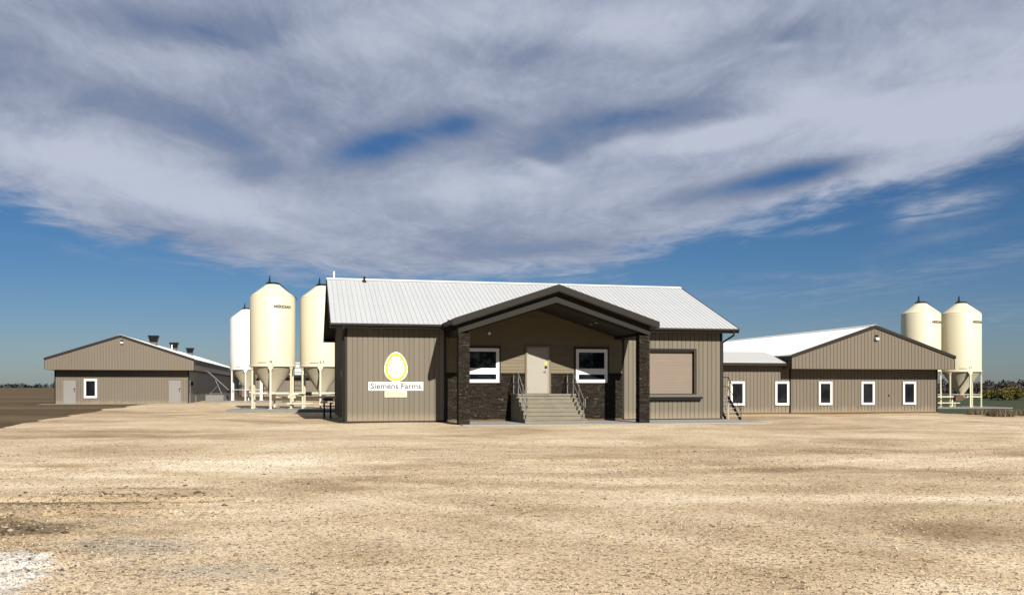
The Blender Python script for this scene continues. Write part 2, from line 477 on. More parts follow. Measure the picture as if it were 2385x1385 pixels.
M['glass'] = glass_mat()
M['stone'] = stone_mat()
M['gravel'] = gravel_mat()
M['soil'] = soil_mat()
M['green'] = mat('green_crop', (0.036, 0.050, 0.018), 0.9, var=0.3, scale=0.35, bump=0.6, bscale=6, stretch=(0.2, 1, 1), spec=0.2)
M['pebble'] = leaf_mat('pebbles', [(0.0, (0.08, 0.06, 0.045)), (0.3, (0.26, 0.195, 0.13)), (0.5, (0.52, 0.42, 0.30)), (0.9, (0.62, 0.50, 0.36)), (1.0, (0.72, 0.62, 0.47))], 0.9)
M['clod'] = leaf_mat('soil_clods', [(0.0, (0.06, 0.045, 0.028)), (0.7, (0.14, 0.105, 0.065)), (1.0, (0.40, 0.34, 0.25))], 1.0)
M['hedge'] = leaf_mat('hedge_leaves', [(0.0, (0.04, 0.045, 0.010)), (0.5, (0.10, 0.095, 0.018)), (1.0, (0.20, 0.155, 0.028))])
M['darkshrub'] = leaf_mat('dark_twigs', [(0.0, (0.030, 0.028, 0.032)), (1.0, (0.075, 0.062, 0.062))])
M['fartree'] = leaf_mat('far_leaves', [(0.0, (0.018, 0.026, 0.030)), (1.0, (0.045, 0.060, 0.060))])
M['dry'] = leaf_mat('dry_grass', [(0.0, (0.05, 0.036, 0.018)), (0.5, (0.13, 0.096, 0.055)), (1.0, (0.25, 0.195, 0.12))])
M['twig'] = mat('twig_bark', (0.06, 0.045, 0.03), 0.9, var=0.2)


# ------------------------------------------------------------------ mesh builder
class MB:
    def __init__(self):
        self.v = []
        self.f = []

    def add(self, vs, fs):
        o = len(self.v)
        self.v.extend(vs)
        self.f.extend([tuple(i+o for i in q) for q in fs])
        return self

    def box(self, x0, x1, y0, y1, z0, z1):
        vs = [(x0, y0, z0), (x1, y0, z0), (x1, y1, z0), (x0, y1, z0), (x0, y0, z1), (x1, y0, z1), (x1, y1, z1), (x0, y1, z1)]
        return self.add(vs, [(0, 3, 2, 1), (4, 5, 6, 7), (0, 1, 5, 4), (1, 2, 6, 5), (2, 3, 7, 6), (3, 0, 4, 7)])

    def prism(self, poly, axis, a, b):
        """poly: list of 2D points in the other two axes (in x,y,z order), extruded along axis from a to b"""
        def pt(q, t):
            l = list(q)
            l.insert(axis, t)
            return tuple(l)
        n = len(poly)
        vs = [pt(q, a) for q in poly]+[pt(q, b) for q in poly]
        fs = [tuple(range(n))[::-1], tuple(range(n, 2*n))]+[(i, (i+1) % n, n+(i+1) % n, n+i) for i in range(n)]
        return self.add(vs, fs)

    def tube(self, p, q, r, n=8, r2=None):
        p, q = Vector(p), Vector(q)
        d_ = (q-p).normalized()
        a_ = d_.orthogonal().normalized()
        b_ = d_.cross(a_)
        r2 = r if r2 is None else r2
        vs = []
        for c, rr in ((p, r), (q, r2)):
            for i in range(n):
                t = 2*math.pi*i/n
                vs.append(tuple(c+rr*(math.cos(t)*a_+math.sin(t)*b_)))
        fs = [(i, (i+1) % n, n+(i+1) % n, n+i) for i in range(n)]+[tuple(range(n))[::-1], tuple(range(n, 2*n))]
        return self.add(vs, fs)

    def path(self, pts, r, n=8):
        for a_, b_ in zip(pts, pts[1:]):
            self.tube(a_, b_, r, n)
        return self

    def lathe(self, prof, n=48, c=(0, 0, 0), cap=True):
        vs = []
        for r, z in prof:
            for i in range(n):
                t = 2*math.pi*i/n
                vs.append((c[0]+r*math.cos(t), c[1]+r*math.sin(t), c[2]+z))
        fs = []
        for k in range(len(prof)-1):
            for i in range(n):
                j = (i+1) % n
                fs.append((k*n+i, k*n+j, (k+1)*n+j, (k+1)*n+i))
        if cap:
            fs.append(tuple(range(n))[::-1])
            fs.append(tuple(range((len(prof)-1)*n, len(prof)*n)))
        return self.add(vs, fs)

    def mesh(self, name, m, smooth=None, recalc=True):
        me = bpy.data.meshes.new(name)
        me.from_pydata(self.v, [], self.f)
        if recalc:
            bm = bmesh.new()
            bm.from_mesh(me)
            bmesh.ops.recalc_face_normals(bm, faces=bm.faces)
            bm.to_mesh(me)
            bm.free()
        if smooth is not None:
            for pl in me.polygons:
                pl.use_smooth = True
            me.set_sharp_from_angle(angle=R_(smooth))
        me.materials.append(M[m] if isinstance(m, str) else m)
        me.update()
        return me

    def obj(self, name, m, parent=None, smooth=None, **kw):
        return link(name, self.mesh(name, m, smooth), parent, **kw)


def link(name, data, parent=None, loc=None, rotz=None, **props):
    o = bpy.data.objects.new(name, data)
    COL.objects.link(o)
    if parent is not None:
        o.parent = parent
    if loc is not None:
        o.location = loc
    if rotz is not None:
        o.rotation_euler = (0, 0, rotz)
    for k, v in props.items():
        o[k] = v
    return o


def thing(name, label, cat, loc=(0, 0, 0), rotz=0.0, group=None):
    o = link(name, None, None, loc, rotz)
    o.empty_display_size = 0.3
    o['label'] = label
    o['category'] = cat
    if group:
        o['group'] = group
    return o


def copy_tree(o, parent=None):
    c = o.copy()
    COL.objects.link(c)
    if parent is not None:
        c.parent = parent
    for ch in list(o.children):
        copy_tree(ch, c)
    return c


def text_mesh(s, size, m, align='CENTER', ext=0.004, xscale=1.0, space=1.0, bold=0.012):
    cu = bpy.data.curves.new('text', 'FONT')
    cu.body = s
    cu.size = size
    cu.align_x = align
    cu.align_y = 'CENTER'
    cu.extrude = ext
    cu.space_character = space
    cu.resolution_u = 3
    cu.offset = bold
    o = bpy.data.objects.new('text', cu)
    COL.objects.link(o)
    dg = bpy.context.evaluated_depsgraph_get()
    me = bpy.data.meshes.new_from_object(o.evaluated_get(dg))
    bpy.data.objects.remove(o)
    bpy.data.curves.remove(cu)
    for v in me.vertices:
        v.co.x *= xscale
    me.materials.clear()
    me.materials.append(M[m])
    return me


def stand_up(me, x, y, z):
    """turn a text mesh to face -y at the given place"""
    me.transform(Matrix.Translation((x, y, z)) @ Matrix.Rotation(R_(90), 4, 'X'))
    return me


# ------------------------------------------------------------------ ground
def sstep(x, a, b):
    t = np.clip((x-a)/(b-a), 0, 1)
    return t*t*(3-2*t)


_lat = {}


def vnoise(x, y, seed=0):
    if seed not in _lat:
        _lat[seed] = np.random.default_rng(seed+100).random((256, 256))
    L = _lat[seed]
    xi, yi = np.floor(x).astype(int), np.floor(y).astype(int)
    fx, fy = x-xi, y-yi
    fx, fy = fx*fx*(3-2*fx), fy*fy*(3-2*fy)
    g = lambda a, b: L[a % 256, b % 256]
    return (g(xi, yi)*(1-fx)+g(xi+1, yi)*fx)*(1-fy)+(g(xi, yi+1)*(1-fx)+g(xi+1, yi+1)*fx)*fy-0.5


def gbase(X, Y):
    return -0.10+0.20*(1-sstep(X, -26, -14))*sstep(Y, 52, 70)


def yard_inside(X, Y):
    """signed distance (m) to the rim of the gravel yard, positive inside"""
    xl = np.interp(Y, [-60, 30, 36, 40, 50, 62, 76, 90, 120], [-24, -19.5, -20.6, -22.2, -25.0, -27.6, -30.4, -33, -34])
    yf = np.interp(X, [-40, 20, 24, 27, 30, 60, 90], [100, 96, 66, 55, 51.5, 50, 50])
    jag = 1.0*vnoise(X*0.35, Y*0.35, 5)+0.6*vnoise(X*1.1, Y*1.1, 6)
    return np.minimum(np.minimum((X-xl)*0.92, (yf-Y)*0.8), np.minimum(70-X, Y+60))+jag


def yard_z(X, Y):
    z = gbase(X, Y)+0.055
    z = z+0.06*vnoise(X*0.25, Y*0.3, 1)+0.028*vnoise(X*0.8, Y*0.9, 2)+0.004*vnoise(X*2.6, Y*3.4, 3)
    near = 1-sstep(Y, 10, 30)
    z = z+near*0.005*vnoise(X*6, Y*6, 4)
    # tyre ruts sweeping in from the left
    for (c0, c1, amp) in ((12.2, 0.10, 0.045), (13.6, 0.10, 0.045), (10.3, 0.16, 0.03), (18.5, 0.05, 0.02), (20.2, 0.05, 0.02)):
        yc = c0+c1*X+0.25*vnoise(X*0.4, X*0+c0, 8)
        fade = 1-sstep(X, -6.5, -1.5) if c0 < 15 else 1.0
        dd = Y-yc
        z = z+amp*fade*(np.exp(-((np.abs(dd)-0.33)/0.12)**2)*0.7-np.exp(-(dd/0.22)**2))
    # churned heap in the near left corner
    z = z+0.06*np.exp(-(((X+4.6)/0.8)**2+((Y-8.2)/1.2)**2))*(1+1.5*vnoise(X*5, Y*5, 9))
    z = z+0.10*np.exp(-(((X+6.6)/1.4)**2+((Y-10.8)/0.9)**2))*(0.3+2.2*np.abs(vnoise(X*4, Y*4, 10)))
    return z


def grid_sheet(name, xs, ys, zf, m, kind='structure'):
    X, Y = np.meshgrid(xs, ys)
    Z = zf(X, Y)
    nx, ny = len(xs), len(ys)
    co = np.stack([X, Y, Z], -1).reshape(-1, 3)
    i = np.arange(nx-1)[None, :]+nx*np.arange(ny-1)[:, None]
    q = np.stack([i, i+1, i+1+nx, i+nx], -1).reshape(-1, 4)
    me = bpy.data.meshes.new(name)
    me.vertices.add(len(co))
    me.vertices.foreach_set('co', co.ravel())
    me.loops.add(q.size)
    me.loops.foreach_set('vertex_index', q.ravel())
    me.polygons.add(len(q))
    me.polygons.foreach_set('loop_start', np.arange(len(q))*4)
    me.polygons.foreach_set('use_smooth', np.ones(len(q), bool))
    me.update(calc_edges=True)
    me.materials.append(M[m])
    return link(name, me, kind=kind)


gx = np.unique(np.concatenate([[-5000, -2500, -1200, -600, -300, -150], np.linspace(-90, 90, 61), [150, 300, 600, 1200, 2500, 5000]]))
gy = np.unique(np.concatenate([[-3000, -1000, -300, -120], np.linspace(-70, 140, 71), [180, 300, 600, 1200, 2500, 5500]]))
grid_sheet('ground', gx, gy, gbase, 'soil')
ys = np.unique(np.concatenate([np.linspace(-62, 4, 40), np.linspace(4, 16, 150), np.linspace(16, 30, 70), np.linspace(30, 60, 100), np.linspace(60, 102, 70)]))
xs = np.unique(np.concatenate([np.linspace(-42, -14, 90), np.linspace(-14, 14, 250), np.linspace(14, 36, 60), np.linspace(36, 74, 30)]))


def yz(X, Y):
    dlt = yard_inside(X, Y)
    k = sstep(dlt, -0.9, 0.8)
    return yard_z(X, Y)*k+(gbase(X, Y)-0.07)*(1-k)


grid_sheet('gravel_yard', xs, ys, yz, 'gravel')
grid_sheet('green_field', np.linspace(24, 900, 60), np.linspace(53, 520, 60), lambda X, Y: gbase(X, Y)+0.012+0*X, 'green')


def pebbles():
    n = 42000
    D = 5.0*np.exp(rng.random(n)**0.85*math.log(28/5.0))
    X = (rng.random(n)-0.5)*2*0.62*D
    ok = yard_inside(X, D) > 0.3
    dens = vnoise(X*0.45, D*0.8, 21)+0.5*vnoise(X*1.6, D*2.2, 22)
    ok &= dens > (rng.random(n)-0.62)*0.8
    X, D = X[ok], D[ok]
    n = len(X)
    Z = yz(X, D)
    s = (0.0042+0.008*rng.random(n)**2.5)*np.clip(0.8+D/25, 0.8, 1.7)
    big = rng.random(n) < 0.002
    s[big] *= 2.0
    base = np.array([(1, 0, 0), (0, 1, 0), (-1, 0, 0), (0, -1, 0), (0, 0, 0.75), (0.1, 0.1, -0.6)], float)
    base = base[None]*(0.65+0.7*rng.random((n, 6, 1)))
    a = rng.random(n)*6.283
    ca_, sa_ = np.cos(a)[:, None], np.sin(a)[:, None]
    x = base[:, :, 0]*1.25
    y = base[:, :, 1]
    co = np.stack([x*ca_-y*sa_, x*sa_+y*ca_, base[:, :, 2]], -1)*s[:, None, None]
    co += np.stack([X, D, Z+s*0.3], -1)[:, None, :]
    fb = np.array([(0, 1, 4), (1, 2, 4), (2, 3, 4), (3, 0, 4), (1, 0, 5), (2, 1, 5), (3, 2, 5), (0, 3, 5)])
    q = (fb[None]+6*np.arange(n)[:, None, None]).reshape(-1, 3)
    return tri_mesh('gravel_stones', co.reshape(-1, 3), q, 'pebble')


def tri_mesh(name, co, q, m):
    k = q.shape[1]
    me = bpy.data.meshes.new(name)
    me.vertices.add(len(co))
    me.vertices.foreach_set('co', np.ascontiguousarray(co, dtype=np.float32).ravel())
    me.loops.add(q.size)
    me.loops.foreach_set('vertex_index', q.ravel().astype(np.int32))
    me.polygons.add(len(q))
    me.polygons.foreach_set('loop_start', (np.arange(len(q))*k).astype(np.int32))
    me.update(calc_edges=True)
    me.materials.append(M[m])
    return me


link('gravel_stones', pebbles(), kind='stuff')


def clods():
    base = np.array([(1, 0, 0), (0, 1, 0), (-1, 0, 0), (0, -1, 0), (0, 0, 0.8), (0, 0, -0.6)], float)
    fb = np.array([(0, 1, 4), (1, 2, 4), (2, 3, 4), (3, 0, 4), (1, 0, 5), (2, 1, 5), (3, 2, 5), (0, 3, 5)])
    P_, S_ = [], []
    for (x, y, sx, sy, n_, s0) in ((-6.3, 12.7, 1.6, 0.5, 70, 0.022), (-5.6, 13.8, 1.3, 0.35, 60, 0.022), (-5.7, 10.2, 0.7, 0.45, 70, 0.03), (-4.4, 8.3, 0.5, 0.9, 90, 0.014),
                                   (-3.4, 9.0, 1.6, 1.2, 60, 0.012), (-4.6, 16, 2.5, 1.6, 40, 0.02), (2.0, 14, 7, 5, 45, 0.016)):
        q = rng.normal(size=(n_, 2))*(sx*0.6, sy*0.6)+(x, y)
        P_.append(q)
        S_.append(s0*(0.5+1.0*rng.random(n_)**2))
    P_, S_ = np.concatenate(P_), np.concatenate(S_)
    n_ = len(P_)
    k_ = base[None]*(0.55+0.9*rng.random((n_, 6, 1)))*S_[:, None, None]*np.array((1.3, 1.0, 0.8))
    co = k_+np.stack([P_[:, 0], P_[:, 1], yz(P_[:, 0], P_[:, 1])+S_*0.25], -1)[:, None, :]
    q = (fb[None]+6*np.arange(n_)[:, None, None]).reshape(-1, 3)
    return tri_mesh('soil_clods', co.reshape(-1, 3), q, 'clod')


link('soil_clods', clods(), kind='stuff')


# ------------------------------------------------------------------ frames (the farm stands 12.8 degrees off the view axis)
YAW = R_(12.8)
CA, SA = math.cos(YAW), math.sin(YAW)
LX, LY = -7.505, 41.118           # front left corner of the office building
RX, RY = 26.413, 56.907           # front right corner of the right barn
BX, BY = -28.612, 81.141          # front right corner of the left barn


def panel_profile_wall(width, z0, z1, groove=0.022, depth=0.026):
    """one vertical siding board: face at y=0, chamfered edges, x from 0 to width"""
    g = groove/2
    poly = [(g, depth), (g, 0.006), (g+0.008, 0), (width-g-0.008, 0), (width-g, 0.006), (width-g, depth)]
    return MB().prism(poly, 2, z0, z1)


# ================================================================== OFFICE BUILDING
office = thing('office_building', 'taupe sided farm office with pale metal roof, stone pillared porch and egg emblem', 'building', (LX, LY, 0), YAW)
FW, FD = 18.32, 12.9
EZ, RZ, RV, EV = 4.43, 7.16, 6.45, -0.62       # eave top z, ridge z, ridge v, eave v
SL = (RZ-EZ)/(RV-EV)
EU0, EU1 = -0.64, 18.86                           # eave ends
PC = 8.92                                         # porch centre line


def roof_z(v):
    return EZ+SL*(v-EV) if v <= RV else RZ-SL*(v-RV)


def uz(v):      # underside where walls stop
    return roof_z(v)-0.30


# core walls, front wall opened for the serving hatch
SH = (14.30, 16.90, 1.22, 3.39)
mb = MB()
mb.box(0.03, SH[0], 0.03, 0.2, -0.2, 4.28)
mb.box(SH[1], FW-0.03, 0.03, 0.2, -0.2, 4.28)
mb.box(SH[0], SH[1], 0.03, 0.2, -0.2, SH[2])
mb.box(SH[0], SH[1], 0.03, 0.2, SH[3], 4.28)
mb.box(0.2, FW-0.2, FD-0.2, FD, -0.2, 4.2)
for u0, u1 in ((0.0, 0.2), (FW-0.2, FW)):
    mb.prism([(0.2, -0.2), (FD, -0.2), (FD, uz(FD)), (RV, uz(RV)), (0.2, uz(0.2))], 0, u0, u1)
mb.obj('wall', 'siding', office)
# boards of the front wall
PW = 0.2285
def boards(u0, u1, spans):
    n = int(round((u1-u0)/PW))
    wd = (u1-u0)/n
    cache = {}
    for i in range(n):
        a = u0+i*wd
        for (lo, hi) in spans(a+wd/2):
            key = (round(lo, 3), round(hi, 3))
            if key not in cache:
                cache[key] = panel_profile_wall(wd, lo, hi).mesh('siding_board', 'siding')
            link('siding_board', cache[key], office, (a, 0, 0))
boards(0.10, 4.50, lambda u: [(0.05, 4.22)])
def sp(u):
    if SH[0]-0.07 < u < SH[1]+0.07:
        return [(0.05, 0.985), (SH[3]+0.06, 4.22)]
    return [(0.05, 4.22)]
boards(13.22, FW-0.10, sp)
for a, b in ((0, 4.55), (13.2, FW)):
    MB().box(a, b, -0.012, 0.03, -0.02, 0.05).obj('base_flashing', 'trim', office)
for a, b in ((-0.012, 0.10), (4.50, 4.59), (13.13, 13.22), (FW-0.10, FW+0.012)):
    MB().box(a, b, -0.022, 0.10, 0.0 if a < 4 or a > 14 else 0.05, 4.22).obj('corner_trim', 'trim', office)
# left gable wall: ribbed sheet and its corner trims
mb = MB()
k = 0.30
while k < FD-0.1:
    mb.box(-0.025, -0.002, k, k+0.04, 0.05, uz(k)-0.05)
    k += PW
mb.obj('gable_ribs', 'siding', office)
for a, b in ((0.1, 0.2), (FD-0.1, FD+0.03)):
    MB().box(-0.03, 0.0, a, b, 0, 4.2).obj('corner_trim', 'trim', office)

# roof: one child per rib-wide sheet of the front slope
sl_len = math.hypot(RV-EV, RZ-EZ)
ang_r = math.atan2(RZ-EZ, RV-EV)
NP = 85
pw = (EU1-EU0)/NP
prof = [(0, 0), (0.010, 0.020), (0.030, 0.020), (0.040, 0), (pw/2, 0.002), (pw-0.002, 0), (pw-0.002, -0.02), (0, -0.02)]
n = len(prof)
def sheet_mesh(v0):
    def pt(x, h, v):
        return (x, v-h*math.sin(ang_r), roof_z(v)+h*math.cos(ang_r))
    b_ = MB().add([pt(x, h, v0) for x, h in prof]+[pt(x, h, RV) for x, h in prof],
                  [tuple(range(n))[::-1], tuple(range(n, 2*n))]+[(i, (i+1) % n, n+(i+1) % n, n+i) for i in range(n)])
    return b_.mesh('roof_sheet', 'roof')
pme, pme_short = sheet_mesh(EV-0.05), sheet_mesh(0.07)
for i in range(NP):
    inside = abs(EU0+(i+0.5)*pw-PC) < 4.25            # above the porch the sheets start behind its wall
    link('roof_sheet', pme_short if inside else pme, office, (EU0+i*pw, 0, 0))
# rear slope with its ribs
EB = 2*RV-EV
mb = MB()
mb.prism([(RV, RZ), (EB, EZ), (EB, EZ-0.03), (RV, RZ-0.03)], 0, EU0, EU1)
for i in range(NP+1):
    a = EU0+i*(EU1-EU0-0.05)/NP
    mb.prism([(RV, RZ+0.033), (EB, EZ+0.033), (EB, EZ-0.01), (RV, RZ-0.01)], 0, a, a+0.04)
mb.obj('rear_roof', 'roof', office)
mb = MB()
mb.prism([(RV-0.22, RZ-0.22*SL+0.045), (RV, RZ+0.06), (RV+0.22, RZ-0.22*SL+0.045), (RV+0.22, RZ-0.22*SL+0.03), (RV, RZ+0.04), (RV-0.22, RZ-0.22*SL+0.03)], 0, EU0-0.02, EU1+0.02)
mb.obj('ridge_cap', 'roofwhite', office)
# rake boards and soffits at both gable ends
for u0, u1, s0, s1 in ((EU0-0.03, EU0, EU0, 0.0), (EU1, EU1+0.03, FW, EU1)):
    MB().prism([(EV-0.05, EZ-0.0), (RV, RZ+0.03), (EB+0.05, EZ), (EB+0.05, EZ-0.24), (RV, RZ-0.25), (EV-0.05, EZ-0.24)], 0, u0, u1).obj('rake_board', 'trim', office)
    MB().prism([(EV, EZ-0.19), (RV, RZ-0.19), (EB, EZ-0.19), (EB, EZ-0.22), (RV, RZ-0.22), (EV, EZ-0.22)], 0, s0+0.001, s1-0.001).obj('rake_soffit', 'soffit', office)
# eave soffit, fascia, gutters
for a, b in ((EU0, 4.58), (13.17, EU1)):
    MB().box(a, b, EV+0.02, 0.03, 4.225, 4.25).obj('eave_soffit', 'soffit', office)
    MB().box(a, b, EV, EV+0.018, 4.21, EZ-0.04).obj('fascia', 'trim', office)
MB().prism([(4.4, 4.285), (13.4, 4.285), (PC+0.1, 5.32), (PC-0.1, 5.32)], 1, 0.03, 0.065).obj('porch_gable_wall', 'siding', office)
MB().box(EU0, EU1, EB-0.6, EB, 4.225, 4.25).obj('eave_soffit', 'soffit', office)
MB().box(EU0, EU1, EB-0.02, EB, 4.21, EZ-0.04).obj('fascia', 'trim', office)
for a, b in ((EU0-0.03, 4.30), (13.52, EU1+0.03)):
    g = MB().prism([(EV-0.002, 4.275), (EV-0.07, 4.275), (EV-0.115, 4.33), (EV-0.115, 4.405), (EV-0.095, 4.405), (EV-0.095, 4.34), (EV-0.06, 4.29), (EV-0.002, 4.29)], 0, a, b).obj('gutter', 'trim', office)
# downspouts
mb = MB()
mb.path([(-0.08, EV-0.05, 4.28), (-0.08, EV-0.05, 4.16), (-0.08, 0.14, 3.72), (-0.08, 0.14, 0.18), (-0.22, 0.02, 0.06)], 0.045, 8)
mb.obj('downspout', 'trim', office)
mb = MB()
mb.path([(18.62, EV-0.05, 4.28), (18.62, EV-0.05, 4.10), (18.40, 0.12, 3.78), (18.40, 0.12, 0.15)], 0.045, 8)
mb.obj('downspout', 'trim', office)
# conduit and meter on the left wall
MB().box(-0.12, -0.03, 0.9, 1.15, 2.05, 2.35).tube((-0.06, 1.02, 2.3), (-0.06, 1.02, 3.15), 0.022, 6).tube((-0.06, 1.02, 0.2), (-0.06, 1.02, 2.1), 0.018, 6).obj('meter_conduit', 'galv', office)
# vents on the roof
zv = roof_z(6.0)
MB().lathe([(0.13, -0.05), (0.09, 0.06), (0.05, 0.10), (0.045, 0.20), (0.065, 0.20), (0.065, 0.25), (0.04, 0.28)], 14, (1.25, 6.0, zv)).obj('vent_stack', 'black', office)
MB().tube((-0.25, 7.2, 6.7), (-0.25, 7.2, 7.62), 0.05, 10).tube((-0.25, 7.2, 7.60), (-0.25, 7.2, 7.64), 0.06, 10).obj('flue_pipe', 'white', office)

# ------------------------------------------------------------------ porch
PV = -3.4                           # front face of beam and pillars
BS = 0.322                          # slope of the beam
def bz(u, top):
    return top-BS*abs(u-PC)
# beam (two legs of the gable)
BE0, BE1 = 4.60, 13.24
mb = MB()
for e in (BE0, BE1):
    mb.prism([(PC, 5.535), (e, bz(e, 5.535)), (e, bz(e, 5.255)), (PC, 5.255)], 1, PV, PV+0.42)
mb.obj('porch_beam', 'beam', office)
# side beams back to the wall
for a in (4.62, 12.72):
    MB().box(a, a+0.47, PV+0.43, 0.0, 3.86, 4.10).obj('porch_side_beam', 'beam', office)
# porch roof: two thin slopes, fascia boards in front, dark soffit behind
FV = -3.72
FS = 0.335
FE0, FE1 = 4.32, 13.52
mb = MB()
for e in (FE0, FE1):
    ze = 6.0-FS*abs(e-PC)
    ve = EV+(ze-EZ)/SL+0.3
    vr = EV+(6.0-EZ)/SL+0.4
    vs = [(PC, FV, 6.0), (e, FV, ze), (e, ve, ze), (PC, vr, 6.0)]
    mb.add(vs+[(x, y, z-0.03) for x, y, z in vs], [(0, 1, 2, 3), (7, 6, 5, 4), (0, 4, 5, 1), (1, 5, 6, 2), (2, 6, 7, 3), (3, 7, 4, 0)])
mb.obj('porch_roof', 'roof', office)
for e in (FE0, FE1):
    ze = 6.0-FS*abs(e-PC)
    MB().prism([(PC, 6.01), (e, ze+0.01), (e, ze-0.27), (PC, 5.73)], 1, FV-0.03, FV-0.001).obj('porch_fascia', 'beam', office)
    s_ = 0.03 if e < PC else -0.03
    MB().prism([(FV-0.001, ze-0.24), (FV-0.001, ze-0.02), (EV+0.1, ze-0.02), (EV+0.1, ze-0.24)], 0, min(e, e-s_), max(e, e-s_)).obj('porch_gutter', 'trim', office)
    e2 = e+(0.03 if e < PC else -0.03)
    MB().prism([(PC, 5.72), (e2, 5.72-FS*abs(e2-PC)), (e2, 5.70-FS*abs(e2-PC)), (PC, 5.70)], 1, FV, PV+0.42).obj('porch_soffit', 'soffit', office)
    # recessed gable board behind the beam
    e3 = BE0 if e < PC else BE1
    MB().prism([(PC, 5.69), (e3, 5.69-FS*abs(e3-PC)), (e3, bz(e3, 5.40)), (PC, 5.40)], 1, PV+0.06, PV+0.40).obj('porch_infill', 'trim', office)
    # sloping ceiling
    e4 = 4.66 if e < PC else 13.16
    MB().prism([(PC, 5.30), (e4, bz(e4, 5.30)), (e4, bz(e4, 5.20)), (PC, 5.20)], 1, PV+0.44, 0.0).obj('porch_ceiling', 'soffit', office)

# wall behind the porch: lap planks above a stone wainscot
WT = 2.18
DOOR = (8.38, 9.50, 1.26, 3.50)
WINS = ((5.50, 7.08, 1.79, 3.38), (10.79, 12.37, 1.79, 3.38))
LP = 0.15
z = WT+0.06
while z < 5.20:
    z1 = min(z+LP, 5.19)
    def lim(zz):
        hw = min((5.20-zz)/BS, 4.23)
        return PC-hw, PC+hw
    a0, b0 = max(lim(z)[0], 4.60), min(lim(z)[1], 13.12)
    a1, b1 = max(lim(z1)[0], 4.60), min(lim(z1)[1], 13.12)
    cuts = [(o[0]-0.07, o[1]+0.07) for o in (WINS[0], DOOR, WINS[1]) if z < o[3]+0.08 and z1 > o[2]]
    segs, cur = [], a0
    for c in cuts:
        if c[0] > cur:
            segs.append((cur, c[0]))
        cur = max(cur, c[1])
    segs.append((cur, b0))
    for (s0, s1) in segs:
        t0 = a1 if s0 == a0 else s0
        t1 = b1 if s1 == b0 else s1
        if s1-s0 < 0.03 or t1 <= t0:
            continue
        vs = [(s0, -0.020, z), (s1, -0.020, z), (t1, -0.004, z1), (t0, -0.004, z1), (s0, 0.025, z), (s1, 0.025, z), (t1, 0.025, z1), (t0, 0.025, z1)]
        mb = MB().add(vs, [(0, 1, 2, 3), (7, 6, 5, 4), (0, 4, 5, 1), (1, 5, 6, 2), (2, 6, 7, 3), (3, 7, 4, 0)])
        mb.obj('lap_plank', 'lap', office)
    z = z1 if z1 < 5.18 else 9


def stones(mb, u0, u1, z0, z1, put, holes=()):
    z = z0
    while z < z1-0.02:
        h = min(random.uniform(0.045, 0.085), z1-z)
        if z1-z-h < 0.03:
            h = z1-z
        u = u0
        while u < u1-0.01:
            l = min(random.uniform(0.10, 0.32), u1-u)
            if u1-u-l < 0.06:
                l = u1-u
            segs = [(u, u+l)]
            for (a, b, c, d_) in holes:
                if z+h > c+0.001 and z < d_-0.001:
                    ns = []
                    for (s, e) in segs:
                        if e <= a or s >= b:
                            ns.append((s, e))
                        else:
                            if s < a-0.02:
                                ns.append((s, a))
                            if e > b+0.02:
                                ns.append((b, e))
                    segs = ns
            for (s, e) in segs:
                dp = random.uniform(0.03, 0.065)
                put(mb, s+0.004, e-0.004, dp, z+0.003, z+h-0.003)
            u += l
        z += h


mb = MB()
stones(mb, 4.60, 13.12, 0.10, WT, lambda m_, a, b, dp, c, d_: m_.box(a, b, -dp, 0.01, c, d_),
       [(WINS[0][0]-0.06, WINS[0][1]+0.06, 1.74, 9), (WINS[1][0]-0.06, WINS[1][1]+0.06, 1.74, 9), (DOOR[0]-0.06, DOOR[1]+0.06, 1.0, 9)])
mb.obj('wall_stones', 'stone', office, kind='stuff')
for a, b in ((4.60, WINS[0][0]-0.06), (WINS[0][1]+0.06, DOOR[0]-0.06), (DOOR[1]+0.06, WINS[1][0]-0.06), (WINS[1][1]+0.06, 13.12)):
    MB().box(a, b, -0.085, 0.01, WT, WT+0.055).obj('wainscot_cap', 'stone', office)
MB().box(4.60, 13.12, -0.02, 0.02, 0.0, 0.10).obj('sill_plate', 'wood', office)
# pillars
for a in (4.60, 12.72):
    z1 = 3.87
    pl = MB().box(a+0.045, a+0.445, PV+0.045, PV+0.445, -0.05, z1).obj('pillar', 'stone', office)
    mb = MB()
    stones(mb, a, a+0.49, 0.0, z1, lambda m_, s, e, dp, c, d_: m_.box(s, e, PV+0.055-dp, PV+0.06, c, d_))
    stones(mb, a, a+0.49, 0.0, z1, lambda m_, s, e, dp, c, d_: m_.box(s, e, PV+0.43, PV+0.435+dp, c, d_))
    stones(mb, PV+0.06, PV+0.43, 0.0, z1, lambda m_, s, e, dp, c, d_: m_.box(a+0.055-dp, a+0.06, s, e, c, d_))
    stones(mb, PV+0.06, PV+0.43, 0.0, z1, lambda m_, s, e, dp, c, d_: m_.box(a+0.43, a+0.435+dp, s, e, c, d_))
    mb.obj('pillar_stones', 'stone', pl, kind='stuff')


def frame_box(mb, u0, u1, z0, z1, wd, v0, v1, wb=None):
    wb = wd if wb is None else wb
    mb.box(u0, u1, v0, v1, z1-wd, z1)
    mb.box(u0, u1, v0, v1, z0, z0+wb)
    mb.box(u0, u0+wd, v0, v1, z0+wb, z1-wd)
    mb.box(u1-wd, u1, v0, v1, z0+wb, z1-wd)
    return mb


